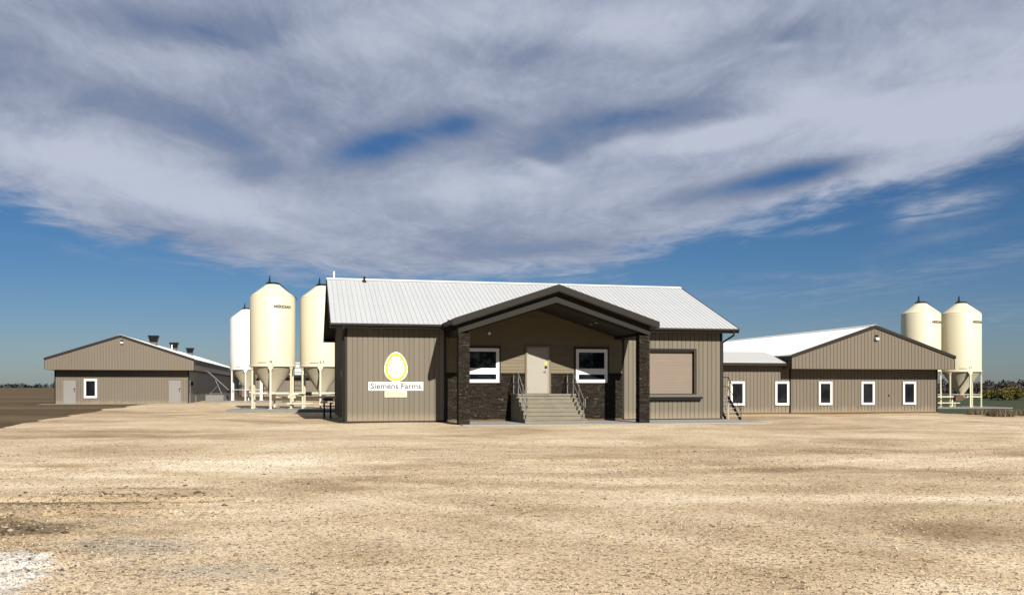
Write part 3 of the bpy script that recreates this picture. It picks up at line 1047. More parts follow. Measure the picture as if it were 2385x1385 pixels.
# porch door
dr = MB().box(DOOR[0]+0.07, DOOR[1]-0.07, -0.015, 0.02, 1.285, 3.36).obj('door', 'door', office)
mb = MB().box(DOOR[0]+0.02, DOOR[1]-0.02, -0.055, 0.02, 3.365, 3.43)
mb.box(DOOR[0]+0.02, DOOR[0]+0.066, -0.055, 0.02, 1.27, 3.363).box(DOOR[1]-0.066, DOOR[1]-0.02, -0.055, 0.02, 1.27, 3.363)
mb.obj('door_frame', 'door', dr)
mb = MB().box(DOOR[0]-0.06, DOOR[1]+0.06, -0.075, 0.02, 3.432, 3.53).box(DOOR[0]-0.06, DOOR[0]+0.018, -0.075, 0.02, 1.2, 3.43).box(DOOR[1]-0.018, DOOR[1]+0.06, -0.075, 0.02, 1.2, 3.43)
mb.obj('door_casing', 'lap', dr)
MB().box(DOOR[0], DOOR[1], -0.09, 0.0, 1.255, 1.283).obj('threshold', 'trim', dr)
hu = DOOR[1]-0.17
MB().box(hu-0.07, hu+0.06, -0.03, -0.016, 2.62, 2.76).obj('warning_tag', 'yellow', dr)
MB().box(hu-0.06, hu+0.05, -0.05, -0.016, 2.47, 2.57).obj('lock', 'black', dr)
MB().box(hu-0.03, hu+0.04, -0.04, -0.016, 2.22, 2.42).tube((hu, -0.04, 2.32), (hu, -0.08, 2.32), 0.015, 6).tube((hu+0.01, -0.08, 2.32), (hu-0.12, -0.08, 2.31), 0.014, 6).obj('handle', 'galv', dr)
for hz in (1.5, 2.32, 3.15):
    MB().tube((DOOR[0]+0.068, -0.06, hz-0.05), (DOOR[0]+0.068, -0.06, hz+0.05), 0.012, 6).obj('hinge', 'galv', dr)


def porch_window(u0, u1, z0, z1):
    f = frame_box(MB(), u0, u1, z0, z1, 0.10, -0.06, 0.01)
    f.box(u0+0.1, u1-0.1, -0.06, 0.01, z0+0.44, z0+0.62)
    fr = f.obj('window', 'vinyl', office)
    frame_box(MB(), u0-0.06, u1+0.06, z0-0.05, z1+0.09, 0.058, -0.085, 0.01, 0.045).obj('window_casing', 'trim', fr)
    sash = frame_box(MB(), u0+0.102, u1-0.102, z0+0.622, z1-0.102, 0.05, -0.045, 0.0)
    sash.obj('sash', 'vinyl', fr)
    frame_box(MB(), u0+0.102, u1-0.102, z0+0.102, z0+0.438, 0.045, -0.045, 0.0).obj('sash', 'vinyl', fr)
    MB().box(u0+0.14, u1-0.14, -0.022, -0.012, z0+0.66, z1-0.14).obj('pane', 'glass', fr)
    MB().box(u0+0.14, u1-0.14, -0.022, -0.012, z0+0.13, z0+0.41).obj('pane', 'glass', fr)
    return fr


for wn_ in WINS:
    porch_window(*wn_)

# serving hatch with roller shutter
s0, s1, t0, t1 = SH
hc = MB()
zz = t0
while zz < t1-0.01:
    z2 = min(zz+0.075, t1)
    hc.prism([(0.205, zz), (0.200, zz+0.006), (0.199, (zz+z2)/2), (0.200, z2-0.006), (0.205, z2)], 0, s0+0.02, s1-0.02)
    zz = z2
hatch = hc.obj('roller_shutter', 'shutter', office)
mb = MB().box(s0, s1, 0.0, 0.23, t1-0.06, t1).box(s0, s0+0.05, 0.0, 0.23, t0, t1-0.06).box(s1-0.05, s1, 0.0, 0.23, t0, t1-0.06)
mb.obj('shutter_guide', 'trim', hatch)
frame_box(MB(), s0-0.06, s1+0.06, t0-0.02, t1+0.055, 0.06, -0.03, 0.03).obj('hatch_casing', 'trim', hatch)
MB().box(s0-0.33, s1+0.33, -0.34, -0.001, 1.10, 1.22).box(s0, s1, 0.0, 0.2, 1.12, 1.225).obj('hatch_counter', 'counter', hatch)
MB().box(s0-0.30, s1+0.28, -0.25, -0.001, 1.00, 1.098).obj('counter_apron', 'trim', hatch)

# ------------------------------------------------------------------ the sign on the front wall
def local(ox, oy, u, v):
    return (ox+u*CA-v*SA, oy+u*SA+v*CA)


EC, EZM = 2.29, 2.50
egg = thing('egg_emblem', 'white egg emblem with thick yellow outline on the taupe wall', 'sign', (*local(LX, LY, EC, -0.03), EZM), YAW)
def egg_poly(w_, h_, n=56):
    pts = []
    for i in range(n):
        t = 2*math.pi*i/n
        x, zq = math.cos(t), math.sin(t)
        k_ = 1-0.17*zq
        pts.append((w_*x*k_, h_*zq-0.05*h_*0))
    return pts
def ring(outer, inner, y0, y1):
    n_ = len(outer)
    mb_ = MB()
    vs = [(x, y0, z_) for x, z_ in outer]+[(x, y0, z_) for x, z_ in inner]+[(x, y1, z_) for x, z_ in outer]+[(x, y1, z_) for x, z_ in inner]
    fs = []
    for i in range(n_):
        j = (i+1) % n_
        fs += [(i, j, n_+j, n_+i), (2*n_+i, 3*n_+i, 3*n_+j, 2*n_+j), (i, 2*n_+i, 2*n_+j, j), (n_+i, n_+j, 3*n_+j, 3*n_+i)]
    return mb_.add(vs, fs)
MB().prism(egg_poly(0.525, 0.675), 1, 0.0, 0.02).obj('backing_board', 'sign', egg)
ring(egg_poly(0.485, 0.635), egg_poly(0.372, 0.508), -0.006, -0.001).obj('yellow_outline', 'yellow', egg)
arc = MB()
pa = egg_poly(0.315, 0.425, 64)
pb = egg_poly(0.275, 0.38, 64)
for i in range(23, 41):
    if 31 < i < 34:
        continue
    vs = [(pa[i][0], -0.005, pa[i][1]), (pa[i+1][0], -0.005, pa[i+1][1]), (pb[i+1][0], -0.005, pb[i+1][1]), (pb[i][0], -0.005, pb[i][1])]
    arc.add(vs+[(x, -0.001, z_) for x, y, z_ in vs], [(0, 1, 2, 3), (7, 6, 5, 4), (0, 4, 5, 1), (1, 5, 6, 2), (2, 6, 7, 3), (3, 7, 4, 0)])
arc.obj('highlight_arc', 'yellow', egg)

sg = thing('name_sign', 'white name board with thin dark lettering under the egg emblem', 'sign', (*local(LX, LY, 2.29, -0.03), 1.62), YAW)
MB().box(-1.24, 1.24, 0, 0.02, -0.20, 0.20).obj('board', 'sign', sg)
me = text_mesh('Siemens Farms', 0.37, 'ink', bold=0.006)
wd = max(v.co.x for v in me.vertices)-min(v.co.x for v in me.vertices)
for v in me.vertices:
    v.co.x *= 2.28/wd
link('lettering', stand_up(me, 0, -0.004, 0.0), sg)
sg = thing('date_sign', 'small cream board with pale yellow date lettering below the name board', 'sign', (*local(LX, LY, 2.28, -0.03), 1.265), YAW)
MB().box(-0.50, 0.50, 0, 0.02, -0.135, 0.135).obj('board', 'signcream', sg)
me = text_mesh('EST 1963', 0.19, 'yellow', bold=0.004)
wd = max(v.co.x for v in me.vertices)-min(v.co.x for v in me.vertices)
for v in me.vertices:
    v.co.x *= 0.84/wd
link('lettering', stand_up(me, 0, -0.004, 0.0), sg)

# porch ceiling lights and the small camera under the beam
for i, (u, v) in enumerate(((11.15, -2.1), (11.15, -1.3))):
    q = thing('ceiling_light', ('round recessed light in the porch ceiling, nearer the front beam' if i == 0 else 'round recessed light in the porch ceiling, nearer the wall'), 'light',
              (*local(LX, LY, u, v), bz(u, 5.20)), YAW, 'recessed porch ceiling lights')
    MB().lathe([(0.05, -0.02), (0.09, -0.02), (0.10, 0.0), (0.05, 0.01)], 16).obj('trim_ring', 'galv', q)
    MB().lathe([(0.049, -0.012), (0.049, 0.0)], 16).obj('lens', 'vinyl', q)
q = thing('security_camera', 'tiny white dome camera high on the porch wall above left window', 'camera', (*local(LX, LY, 6.6, -0.02), 4.10), YAW)
MB().lathe([(0.05, -0.09), (0.075, -0.05), (0.08, 0.0)], 12, (0, -0.08, 0)).obj('dome', 'vinyl', q)
MB().box(-0.03, 0.03, -0.08, 0.01, -0.01, 0.05).obj('bracket', 'vinyl', q)

# ------------------------------------------------------------------ concrete apron and steps
apron = MB().box(4.66, 18.75, -4.15, 0.0, -0.25, 0.0)
ap = apron.obj('concrete_apron', 'pad', None, kind='structure')
ap.location = (LX, LY, 0)
ap.rotation_euler = (0, 0, YAW)
steps = thing('concrete_steps', 'beige concrete steps with landing and two pipe handrails before the porch door', 'steps', (*local(LX, LY, 0, 0), 0.002), YAW)
U0, U1 = 7.62, 10.42
NR, RH, TD, LV = 7, 0.181, 0.28, -1.24
MB().box(U0, U1, LV, -0.10, 0.0, NR*RH-0.08).obj('landing_base', 'concrete', steps)
MB().box(U0-0.02, U1+0.02, LV-0.04, -0.10, NR*RH-0.079, NR*RH).obj('landing', 'concrete', steps)
for i in range(NR-1):
    zt = (NR-1-i)*RH
    v1 = LV-i*TD
    v0 = v1-TD
    vs0 = v0-0.03
    MB().box(U0, U1, v0+0.001, v1, 0.0, zt-0.06).box(U0-0.005, U1+0.005, vs0, v1-0.001 if i else v1-0.042, zt-0.059, zt).obj('step', 'concrete', steps)
for ur in (U0+0.10, U1-0.10):
    zl = NR*RH
    vb = LV-(NR-1)*TD
    rail = MB()
    top = [(ur, -0.25, zl+0.95), (ur, LV+0.05, zl+0.95), (ur, vb+0.12, RH+0.88), (ur, vb-0.12, RH+0.86), (ur, vb-0.12, RH+0.52), (ur, vb+0.12, RH+0.56)]
    rail.path(top, 0.021, 8)
    rail.path([(ur, -0.25, zl+0.50), (ur, LV+0.05, zl+0.50), (ur, vb+0.12, RH+0.44)], 0.017, 8)
    hr = rail.obj('handrail', 'galv', steps)
    for v, z0, z1 in ((-0.25, zl, zl+0.95), (LV+0.05, zl, zl+0.95), ((LV+vb)/2, zl-3*RH, zl+0.43), (vb+0.12, RH, RH+0.88)):
        MB().tube((ur, v, z0), (ur, v, z1), 0.021, 8).tube((ur, v, z0), (ur, v, z0+0.015), 0.05, 8).obj('post', 'galv', hr)

# steel stairs at the right wall
st = thing('steel_stairs', 'grey steel stairs with railings at the right side wall of the office', 'stairs', (*local(LX, LY, 0, 0), -0.03), YAW)
A0, A1 = 18.45, 19.25
TZ, V0, V1, V2 = 1.16, -0.15, 1.20, 2.30
MB().box(A0, A1, V1, V2, TZ-0.06, TZ).obj('platform', 'galv', st)
nt = 5
for i in range(nt):
    z_ = TZ*(i+1)/(nt+1)
    v_ = V0+(V1-V0)*(i+0.5)/nt
    MB().box(A0+0.04, A1-0.04, v_-0.13, v_+0.13, z_-0.04, z_).obj('tread', 'galv', st)
for a in (A0, A1-0.035):
    MB().prism([(V0-0.1, 0), (V0+0.12, 0), (V1, TZ-0.19), (V1, TZ), (V1-0.08, TZ)], 0, a, a+0.035).obj('stringer', 'trim', st)
for a in (A0+0.02, A1-0.02):
    rl = MB().path([(a, V2-0.03, TZ+0.95), (a, V1, TZ+0.95), (a, V0-0.05, 0.92), (a, V0-0.05, 0.0)], 0.02, 7).path([(a, V2-0.03, TZ+0.48), (a, V1, TZ+0.48), (a, V0-0.05, 0.45)], 0.016, 7).obj('railing', 'galv' if a < 19 else 'trim', st)
    for v in (V1, V2-0.03):
        MB().tube((a, v, -0.05), (a, v, TZ+0.95), 0.022, 7).obj('post', 'cream' if v == V1 else 'galv', rl)
MB().path([(A0, V2-0.03, TZ+0.95), (A1, V2-0.03, TZ+0.95)], 0.02, 7).path([(A0, V2-0.03, TZ+0.48), (A1, V2-0.03, TZ+0.48)], 0.016, 7).obj('end_railing', 'trim', st)

# pipe stand by the left wall
ps = thing('pipe_stand', 'dark two legged stand carrying cream pipe ends beside the left wall', 'stand', (*local(LX, LY, -0.55, 6.3), -0.06), YAW)
for a in (-0.22, 0.10):
    MB().box(a-0.045, a+0.045, -0.05, 0.05, 0, 0.82).obj('leg', 'black', ps)
MB().box(-0.30, 0.30, -0.08, 0.08, 0.62, 0.68).obj('crossbar', 'trim', ps)
MB().box(-0.24, 0.22, -0.16, 0.16, 0.94, 1.06).obj('gearbox', 'black', ps)
MB().tube((-0.42, 0.0, 0.86), (-0.05, 0.0, 0.86), 0.05, 10).tube((-0.50, 0.05, 1.12), (0.35, 0.05, 1.12), 0.055, 10).tube((-0.35, 0.0, 0.98), (-0.24, 0.0, 1.08), 0.05, 10).tube((0.05, 0.0, 0.82), (0.24, 0.0, 0.82), 0.035, 8).obj('pipe_end', 'cream', ps)


# ================================================================== BARNS
def barn_window(parent, u, z0=0.50, z1=1.91, wd=0.90, v=0.0, fw=0.10):
    u0, u1 = u-wd/2, u+wd/2
    fr = frame_box(MB(), u0, u1, z0, z1, fw, v-0.085, v+0.02).obj('window', 'vinyl', parent)
    frame_box(MB(), u0+fw+0.002, u1-fw-0.002, z0+fw+0.002, z1-fw-0.002, 0.025, v-0.07, v+0.01).obj('sash', 'vinyl', fr)
    MB().box(u0+fw+0.02, u1-fw-0.02, v-0.055, v-0.035, z0+fw+0.02, z1-fw-0.02).obj('pane', 'glass', fr)
    return fr


def ribs_front(mb, u0, u1, lo, hi, v, pitch=0.229, rw=0.05, h=0.03):
    """vertical ribs on a wall facing -v; lo/hi are functions of u"""
    n_ = int(round((u1-u0)/pitch))
    stp = (u1-u0)/n_
    for i in range(1, n_):
        u = u0+i*stp
        z0_, z1_ = lo(u), hi(u)
        if z1_-z0_ < 0.05:
            continue
        mb.prism([(u-rw/2, v), (u-rw/4, v-h), (u+rw/4, v-h), (u+rw/2, v)], 2, z0_, z1_)


def ribs_slope(mb, v0, v1, ua, za, ub, zb, pitch=0.30, rw=0.045, h=0.03):
    n_ = int((v1-v0)/pitch)
    stp = (v1-v0-rw)/n_
    for i in range(n_+1):
        a = v0+i*stp
        mb.prism([(ua, za), (ub, zb), (ub, zb+h), (ua, za+h)], 1, a, a+rw)


def gable_barn(root, u0, u1, depth, wall_top, eave_z, apex_z, over, gov, base, wallmat='barnwall', foundation=0.0):
    """barn frame: front wall on v=0, gable box overhanging the front by gov and the sides by over"""
    c = (u0+u1)/2
    e0, e1 = u0-over, u1+over
    # walls
    mb = MB()
    mb.box(u0, u1, 0.0, 0.15, base, wall_top+0.05).box(u0, u1, depth-0.15, depth, base, wall_top+0.05)
    mb.box(u0, u0+0.15, 0.15, depth-0.15, base, wall_top+0.05).box(u1-0.15, u1, 0.15, depth-0.15, base, wall_top+0.05)
    ribs_front(mb, u0, u1, lambda u: base+0.08, lambda u: wall_top-0.002, 0.0)
    mb.obj('wall', wallmat, root)
    # gable box in front
    gb = MB()
    gb.prism([(e0+0.03, wall_top), (e1-0.03, wall_top), (e1-0.03, eave_z-0.12), (c, apex_z-0.12), (e0+0.03, eave_z-0.12)], 1, -gov, -gov+0.1)
    sl = (apex_z-eave_z)/(c-e0)
    ribs_front(gb, e0+0.03, e1-0.03, lambda u: wall_top+0.03, lambda u: apex_z-0.14-sl*abs(u-c), -gov)
    gb.obj('gable', wallmat, root)
    # boxed soffits
    MB().box(e0+0.04, e1-0.04, -gov+0.1, -0.035, wall_top+0.005, wall_top+0.03).obj('gable_soffit', 'soffit', root)
    for a, b in ((e0+0.04, u0-0.001), (u1+0.001, e1-0.04)):
        MB().box(a, b, 0.0, depth+0.3, wall_top+0.005, wall_top+0.03).obj('side_soffit', 'soffit', root)
    for a, b in ((e0, e0+0.03), (e1-0.03, e1)):
        zm = wall_top+0.48*(eave_z-wall_top)
        MB().box(a, b, -gov, depth+0.3, zm, eave_z-0.02).obj('side_fascia', 'trim', root)
        MB().box(a+0.006 if a < c else a, b if a < c else b-0.006, -gov, depth+0.3, wall_top, zm-0.001).obj('side_band', 'tan_band', root)
        MB().box(a-0.004, b+0.004, -gov-0.02, -gov+0.12, wall_top-0.01, eave_z-0.03).obj('corner_trim', 'trim', root)
    # roof
    rf = MB()
    for e in (e0-0.03, e1+0.03):
        rf.prism([(e, eave_z-0.01), (c, apex_z), (c, apex_z-0.06), (e, eave_z-0.07)], 1, -gov-0.05, depth+0.35)
    for e in (e0-0.03, e1+0.03):
        ribs_slope(rf, -gov-0.05, depth+0.35, e, eave_z-0.02, c, apex_z-0.01)
    rf.obj('roof', 'roofwhite', root)
    MB().prism([(c-0.25, apex_z-0.25*sl+0.03), (c, apex_z+0.055), (c+0.25, apex_z-0.25*sl+0.03), (c+0.25, apex_z-0.25*sl+0.015), (c, apex_z+0.035), (c-0.25, apex_z-0.25*sl+0.015)], 1, -gov-0.06, depth+0.36).obj('ridge_cap', 'roofwhite', root)
    # rake trim on the gable face
    for e in (e0-0.04, e1+0.04):
        MB().prism([(c, apex_z+0.02), (e, eave_z+0.005), (e, eave_z-0.17), (c, apex_z-0.165)], 1, -gov-0.09, -gov-0.052).obj('rake_trim', 'trim', root)
    # corner trims and base
    for a, b in ((u0-0.012, u0+0.09), (u1-0.09, u1+0.012)):
        MB().box(a, b, -0.035, 0.10, base, wall_top-0.002).obj('corner_trim', 'trim', root)
    if foundation:
        MB().box(u0-0.03, u1+0.03, 0.3, depth, -0.3, foundation).obj('foundation', 'padgrey', root)


# right barn
rb = thing('right_barn', 'taupe gabled barn with four white windows in front of two cream silos', 'barn', (RX, RY, 0), YAW)
gable_barn(rb, -10.1, 0.0, 70.0, 2.65, 3.47, 5.27, 0.45, 1.0, 0.06)
for i, u in enumerate((-7.76, -4.88, -2.01)):
    barn_window(rb, u)
MB().box(-10.1, 0.0, -0.03, 0.05, -0.15, 0.06).obj('base_board', 'wood', rb)
MB().box(-3.45, -3.37, -0.06, 0.0, 1.02, 1.10).obj('outlet', 'black', rb)
# link wing between office and right barn
wg = thing('link_wing', 'low taupe wing with white metal roof joining the office to the right barn', 'building', (RX, RY, 0), YAW)
WU0, WU1 = -18.15, -10.13
mb = MB().box(WU0, WU1, 0.0, 0.15, 0.06, 2.98).box(WU0, WU1, 4.3, 4.45, 0.06, 2.98)
ribs_front(mb, WU0, WU1, lambda u: 0.1, lambda u: 2.95, 0.0)
mb.obj('wall', 'barnwall', wg)
ws = (3.78-3.02)/2.75
mb = MB()
mb.prism([(-0.55, 3.02), (2.2, 3.78), (4.95, 3.02), (4.95, 2.97), (2.2, 3.73), (-0.55, 2.97)], 0, WU0, -10.62)
a = WU0
while a < -10.7:
    mb.prism([(-0.55, 3.02), (2.2, 3.78), (2.2, 3.805), (-0.55, 3.045)], 0, a, a+0.04)
    a += 0.23
mb.obj('roof', 'roofwhite', wg)
MB().prism([(1.95, 3.73), (2.2, 3.82), (2.45, 3.73), (2.45, 3.715), (2.2, 3.80), (1.95, 3.715)], 0, WU0, -10.6).obj('ridge_cap', 'roofwhite', wg)
MB().box(WU0, -10.58, -0.60, -0.556, 2.84, 3.0).obj('fascia', 'trim', wg)
MB().box(WU0, -10.58, -0.556, 0.0, 2.85, 2.87).obj('soffit', 'soffit', wg)
MB().box(WU0, WU1, -0.03, 0.05, -0.15, 0.06).obj('base_board', 'wood', wg)
barn_window(wg, -13.5)
barn_window(wg, -10.62)

# left barn
lb = thing('left_barn', 'long taupe barn with two grey doors and one white window on the left', 'barn', (BX, BY, 0.0), YAW)
gable_barn(lb, -10.96, 0.0, 64.0, 3.04, 4.04, 6.04, 0.55, 1.0, 0.12, foundation=0.95)
barn_window(lb, -8.08, 0.62, 2.26, 1.06, fw=0.14)
for u0, u1 in ((-10.25, -9.27), (-1.67, -0.68)):
    dd = MB().box(u0, u1, -0.045, 0.02, 0.14, 2.16).obj('door', 'greydoor', lb)
    frame_box(MB(), u0-0.05, u1+0.05, 0.10, 2.21, 0.048, -0.06, 0.02, 0.03).obj('door_frame', 'siding', dd)
    MB().box(u1-0.17, u1-0.05, -0.08, -0.045, 1.36, 1.46).box(u1-0.13, u1-0.07, -0.07, -0.045, 1.15, 1.27).obj('handle', 'black', dd)
MB().box(-10.96, 0.0, -0.035, 0.02, 0.0, 0.12).obj('base_board', 'trim', lb)
sb = MB().box(-11.9, 0.1, -1.6, -0.05, -0.2, 0.11).obj('barn_apron', 'pad', None, kind='structure')
sb.location = (BX, BY, 0)
sb.rotation_euler = (0, 0, YAW)
# small things on the right wall of the left barn
MB().box(0.02, 0.16, 1.6, 1.9, 1.7, 2.05).obj('wall_fan', 'black', lb)
MB().tube((0.25, 3.0, 0.0), (0.25, 3.0, 0.75), 0.05, 8).obj('gas_riser', 'galv', lb)
MB().tube((0.06, 0.35, 0.1), (0.06, 0.35, 2.4), 0.03, 6).obj('drain_pipe', 'galv', lb)
# roof fans
def roof_fan():
    q = thing('roof_fan', '', 'exhaust fan', (0, 0, 0), YAW, 'dark exhaust fans on the left barn roof')
    MB().prism([(-0.30, -0.55), (0.30, -0.55), (0.30, 0.30), (-0.30, 0.30)], 1, -0.30, 0.30).obj('duct', 'counter', q)
    b_, t_ = 0.31, 0.46
    vs = [(-b_, -b_, 0.15), (b_, -b_, 0.15), (b_, b_, 0.15), (-b_, b_, 0.15), (-t_, -t_, 0.75), (t_, -t_, 0.75), (t_, t_, 0.75), (-t_, t_, 0.75)]
    MB().add(vs, [(0, 3, 2, 1), (4, 5, 6, 7), (0, 1, 5, 4), (1, 2, 6, 5), (2, 3, 7, 6), (3, 0, 4, 7)]).obj('flared_hood', 'black', q)
    frame_box(MB(), -0.48, 0.48, 0.70, 0.80, 0.02, -0.48, 0.48).obj('hood_rim', 'trim', q)
    return q
fan = roof_fan()
for i, (v, lab) in enumerate(((10.0, 'dark flared exhaust fan nearest the front gable on the left barn roof'), (24.5, 'dark flared exhaust fan, middle of three on the left barn roof'), (39.5, 'dark flared exhaust fan farthest back on the left barn roof'))):
    q = fan if i == 0 else copy_tree(fan)
    q.location = (*local(BX, BY, -4.45, v), 5.80)
    q['label'] = lab
q = thing('vent_pipe', 'thin white pipe standing beside the middle roof fan', 'pipe', (*local(BX, BY, -3.75, 17.5), 5.45), YAW)
MB().tube((0, 0, 0), (0, 0, 0.55), 0.07, 10).obj('pipe', 'white', q)
MB().tube((0, 0, 0.55), (0, 0, 0.60), 0.085, 10).obj('cap', 'white', q)

# gable lights
for (ox, oy, u, v, z_, lab) in ((RX, RY, -4.98, -1.04, 4.50, 'white lamp head under the gable peak of the right barn'), (BX, BY, -5.35, -1.04, 5.42, 'white lamp head under the gable peak of the left barn')):
    q = thing('wall_lamp', lab, 'lamp', (*local(ox, oy, u, v), z_), YAW, 'wall lamps on the barn gables')
    q.scale = (0.72, 0.72, 0.72)
    MB().box(-0.13, 0.13, -0.06, 0.0, 0.05, 0.26).obj('mount', 'black', q)
    MB().prism([(-0.02, -0.18), (-0.20, -0.16), (-0.24, -0.02), (-0.05, 0.06), (0.0, 0.06)], 0, -0.15, 0.15).obj('lamp_head', 'vinyl', q)

# cross barn far behind
cbn = thing('cross_barn', 'far taupe cross barn with white roof seen between the left silos', 'barn', (*local(BX, BY, 0.7, 60.0), 0), YAW)
mb = MB().box(0, 46, 0, 0.2, 0, 3.2)
ribs_front(mb, 0, 46, lambda u: 0.1, lambda u: 3.1, 0.0, pitch=0.46)
mb.obj('wall', 'barnwall', cbn)
MB().prism([(-0.6, 3.45), (6.5, 5.55), (13.6, 3.45), (13.6, 3.35), (6.5, 5.45), (-0.6, 3.35)], 0, -0.3, 46.3).obj('roof', 'roofwhite', cbn)
MB().box(-0.3, 46.3, -0.66, -0.61, 2.95, 3.42).obj('fascia', 'trim', cbn)
MB().box(-0.3, 46.3, -0.60, 0.0, 2.95, 2.98).obj('soffit', 'soffit', cbn)

# ================================================================== SILOS
SILOS_GROUP = 'feed silos standing on legs'
RS = 1.475


def lathe_text(me, r, phi, z_):
    """wrap a flat text mesh round the tank, centred at angle phi from -y towards +x"""
    for v in me.vertices:
        a_ = phi+v.co.x/r
        rr = r+0.004+v.co.z
        x, y = rr*math.sin(a_), -rr*math.cos(a_)
        v.co = (x, y, z_+v.co.y)
    me.update()
    return me


def make_silo():
    q = thing('feed_silo', '', 'silo', (0, 0, 0), 0, SILOS_GROUP)
    B, T, A = 2.80, 7.40, 8.24        # bottom ring, shoulder, top of cone
    MB().lathe([(RS, B), (RS, T-0.10), (RS-0.04, T)], 64, cap=False).obj('tank', 'cream', q, 40)
    MB().lathe([(RS-0.04, T), (RS-0.03, T+0.03), (0.40, A), (0.36, A+0.03)], 64).obj('cone_roof', 'cream', q, 40)
    MB().lathe([(RS+0.012, B+0.10), (RS+0.03, B+0.08), (RS+0.03, B-0.03), (RS-0.03, B-0.04)], 64, cap=False).obj('skirt_ring', 'cream', q, 40)
    MB().lathe([(RS-0.03, B), (0.20, 1.02), (0.20, 0.92)], 64).obj('hopper', 'creamshade', q, 40)
    for i in range(6):
        a_ = R_(-65+60*i)
        s, c = math.sin(a_), -math.cos(a_)
        lg = MB()
        lg.box(-0.055, 0.055, -0.045, 0.045, 0.0, B-0.04)
        lg.prism([(-0.055, B-0.30), (0.055, B-0.30), (0.20, B-0.045), (-0.20, B-0.045)], 1, -0.03, 0.03)
        lg.box(-0.13, 0.13, -0.11, 0.11, 0.0, 0.03)
        me_ = lg.mesh('leg', 'cream')
        rr = RS-0.03
        link('leg', me_, q, (s*rr, c*rr, 0), math.atan2(c, s)+R_(90))
    ringp = [(math.sin(R_(-65+60*i))*(RS-0.03), -math.cos(R_(-65+60*i))*(RS-0.03), 0.98) for i in range(7)]
    MB().path(ringp, 0.022, 6).obj('brace_ring', 'cream', q)
    MB().lathe([(0.43, A+0.0), (0.43, A+0.07), (0.36, A+0.12), (0.05, A+0.15)], 28).obj('lid', 'black', q, 30)
    MB().prism([(-0.30, A+0.10), (-0.12, A+0.10), (-0.15, A+0.58), (-0.20, A+0.60)], 1, -0.03, 0.03).obj('lid_lever', 'black', q)
    MB().path([(0.36, -0.1, A+0.10), (0.52, -0.1, A+0.02), (RS-0.25, -0.1, T+0.18), (RS+0.05, -0.1, T-0.02), (RS+0.05, -0.1, T-0.2)], 0.022, 6).obj('lid_rope_bar', 'black', q)
    MB().box(-0.20, 0.20, -0.20, 0.20, 0.62, 0.93).obj('boot', 'rust', q)
    MB().tube((-0.1, 0.05, 0.74), (0.62, 0.05, 0.74), 0.05, 10).obj('auger_pipe', 'cream', q)
    return q


def add_marks(q, phi, phi2, num, mtxt=True):
    me_ = text_mesh('MERIDIAN', 0.27, 'ink', ext=0.003, bold=0.012)
    if mtxt:
        link('lettering', lathe_text(me_, RS, phi, 6.66), q)
    me_ = text_mesh(num, 0.26, 'ink', ext=0.003, bold=0.006)
    link('bin_number', lathe_text(me_, RS, phi2, 3.06), q)
    mb_ = MB()
    for k_ in range(6):
        a_ = phi2-0.55+k_*0.065
        for s_ in (0,):
            vs = []
            for aa in (a_, a_+0.045):
                for z_ in (2.98, 3.04):
                    vs.append(((RS+0.004)*math.sin(aa), -(RS+0.004)*math.cos(aa), z_))
            mb_.add(vs, [(0, 2, 3, 1)])
    mb_.obj('small_print', 'ink', q)


silo = make_silo()
spots = [
    ('cream silo left of the office with dark lettering near its top', -15.94, 61.0, 0.15, 14.6, 1.0, R_(27), R_(-6), '18', 'cream'),
    ('cream silo half hidden behind the left end of the office roof', -12.83, 62.0, 0.15, 11.7, 1.0, R_(52), R_(-1), '6 5', 'cream'),
    ('white silo farther back at left, partly behind the tall cream one', -25.46, 88.0, 0.27, 16.2, 1.06, R_(48), R_(-8), '7', 'white'),
    ('cream silo partly hidden by the right barn gable', 32.67, 73.2, 0.0, 8, 1.0, R_(25), R_(-24), '4', 'cream'),
    ('cream silo standing clear at the far right beside the green field', 35.88, 73.2, 0.0, 6, 1.0, R_(25), R_(-6), '17', 'cream'),
]
roots = []
for i, s_ in enumerate(spots):
    roots.append(silo if i == 0 else copy_tree(silo))
for q, (lab, x, y, z_, rot, sc, p1, p2, num, colr) in zip(roots, spots):
    q['label'] = lab
    q.location = (x, y, z_)
    q.rotation_euler = (0, 0, R_(rot))
    q.scale = (sc, sc, sc)
    add_marks(q, p1, p2, num)
    if colr == 'white':
        for ch in q.children:
            if ch.data.materials and ch.data.materials[0] in (M['cream'],):
                ch.material_slots[0].link = 'OBJECT'
                ch.material_slots[0].material = M['white']

# pads under the silos
def pad(name, x0, x1, y0, y1, z0, z1, rot=0.0):
    o = MB().box(x0, x1, y0, y1, z0, z1).obj(name, 'padgrey', None, kind='structure')
    return o
pad('silo_pad', -18.4, -10.4, 58.9, 64.6, -0.3, 0.145)
pad('silo_pad', -28.3, -21.5, 85.6, 91.0, -0.3, 0.265)
pad('silo_pad', 29.5, 38.6, 70.6, 75.6, -0.3, -0.005)

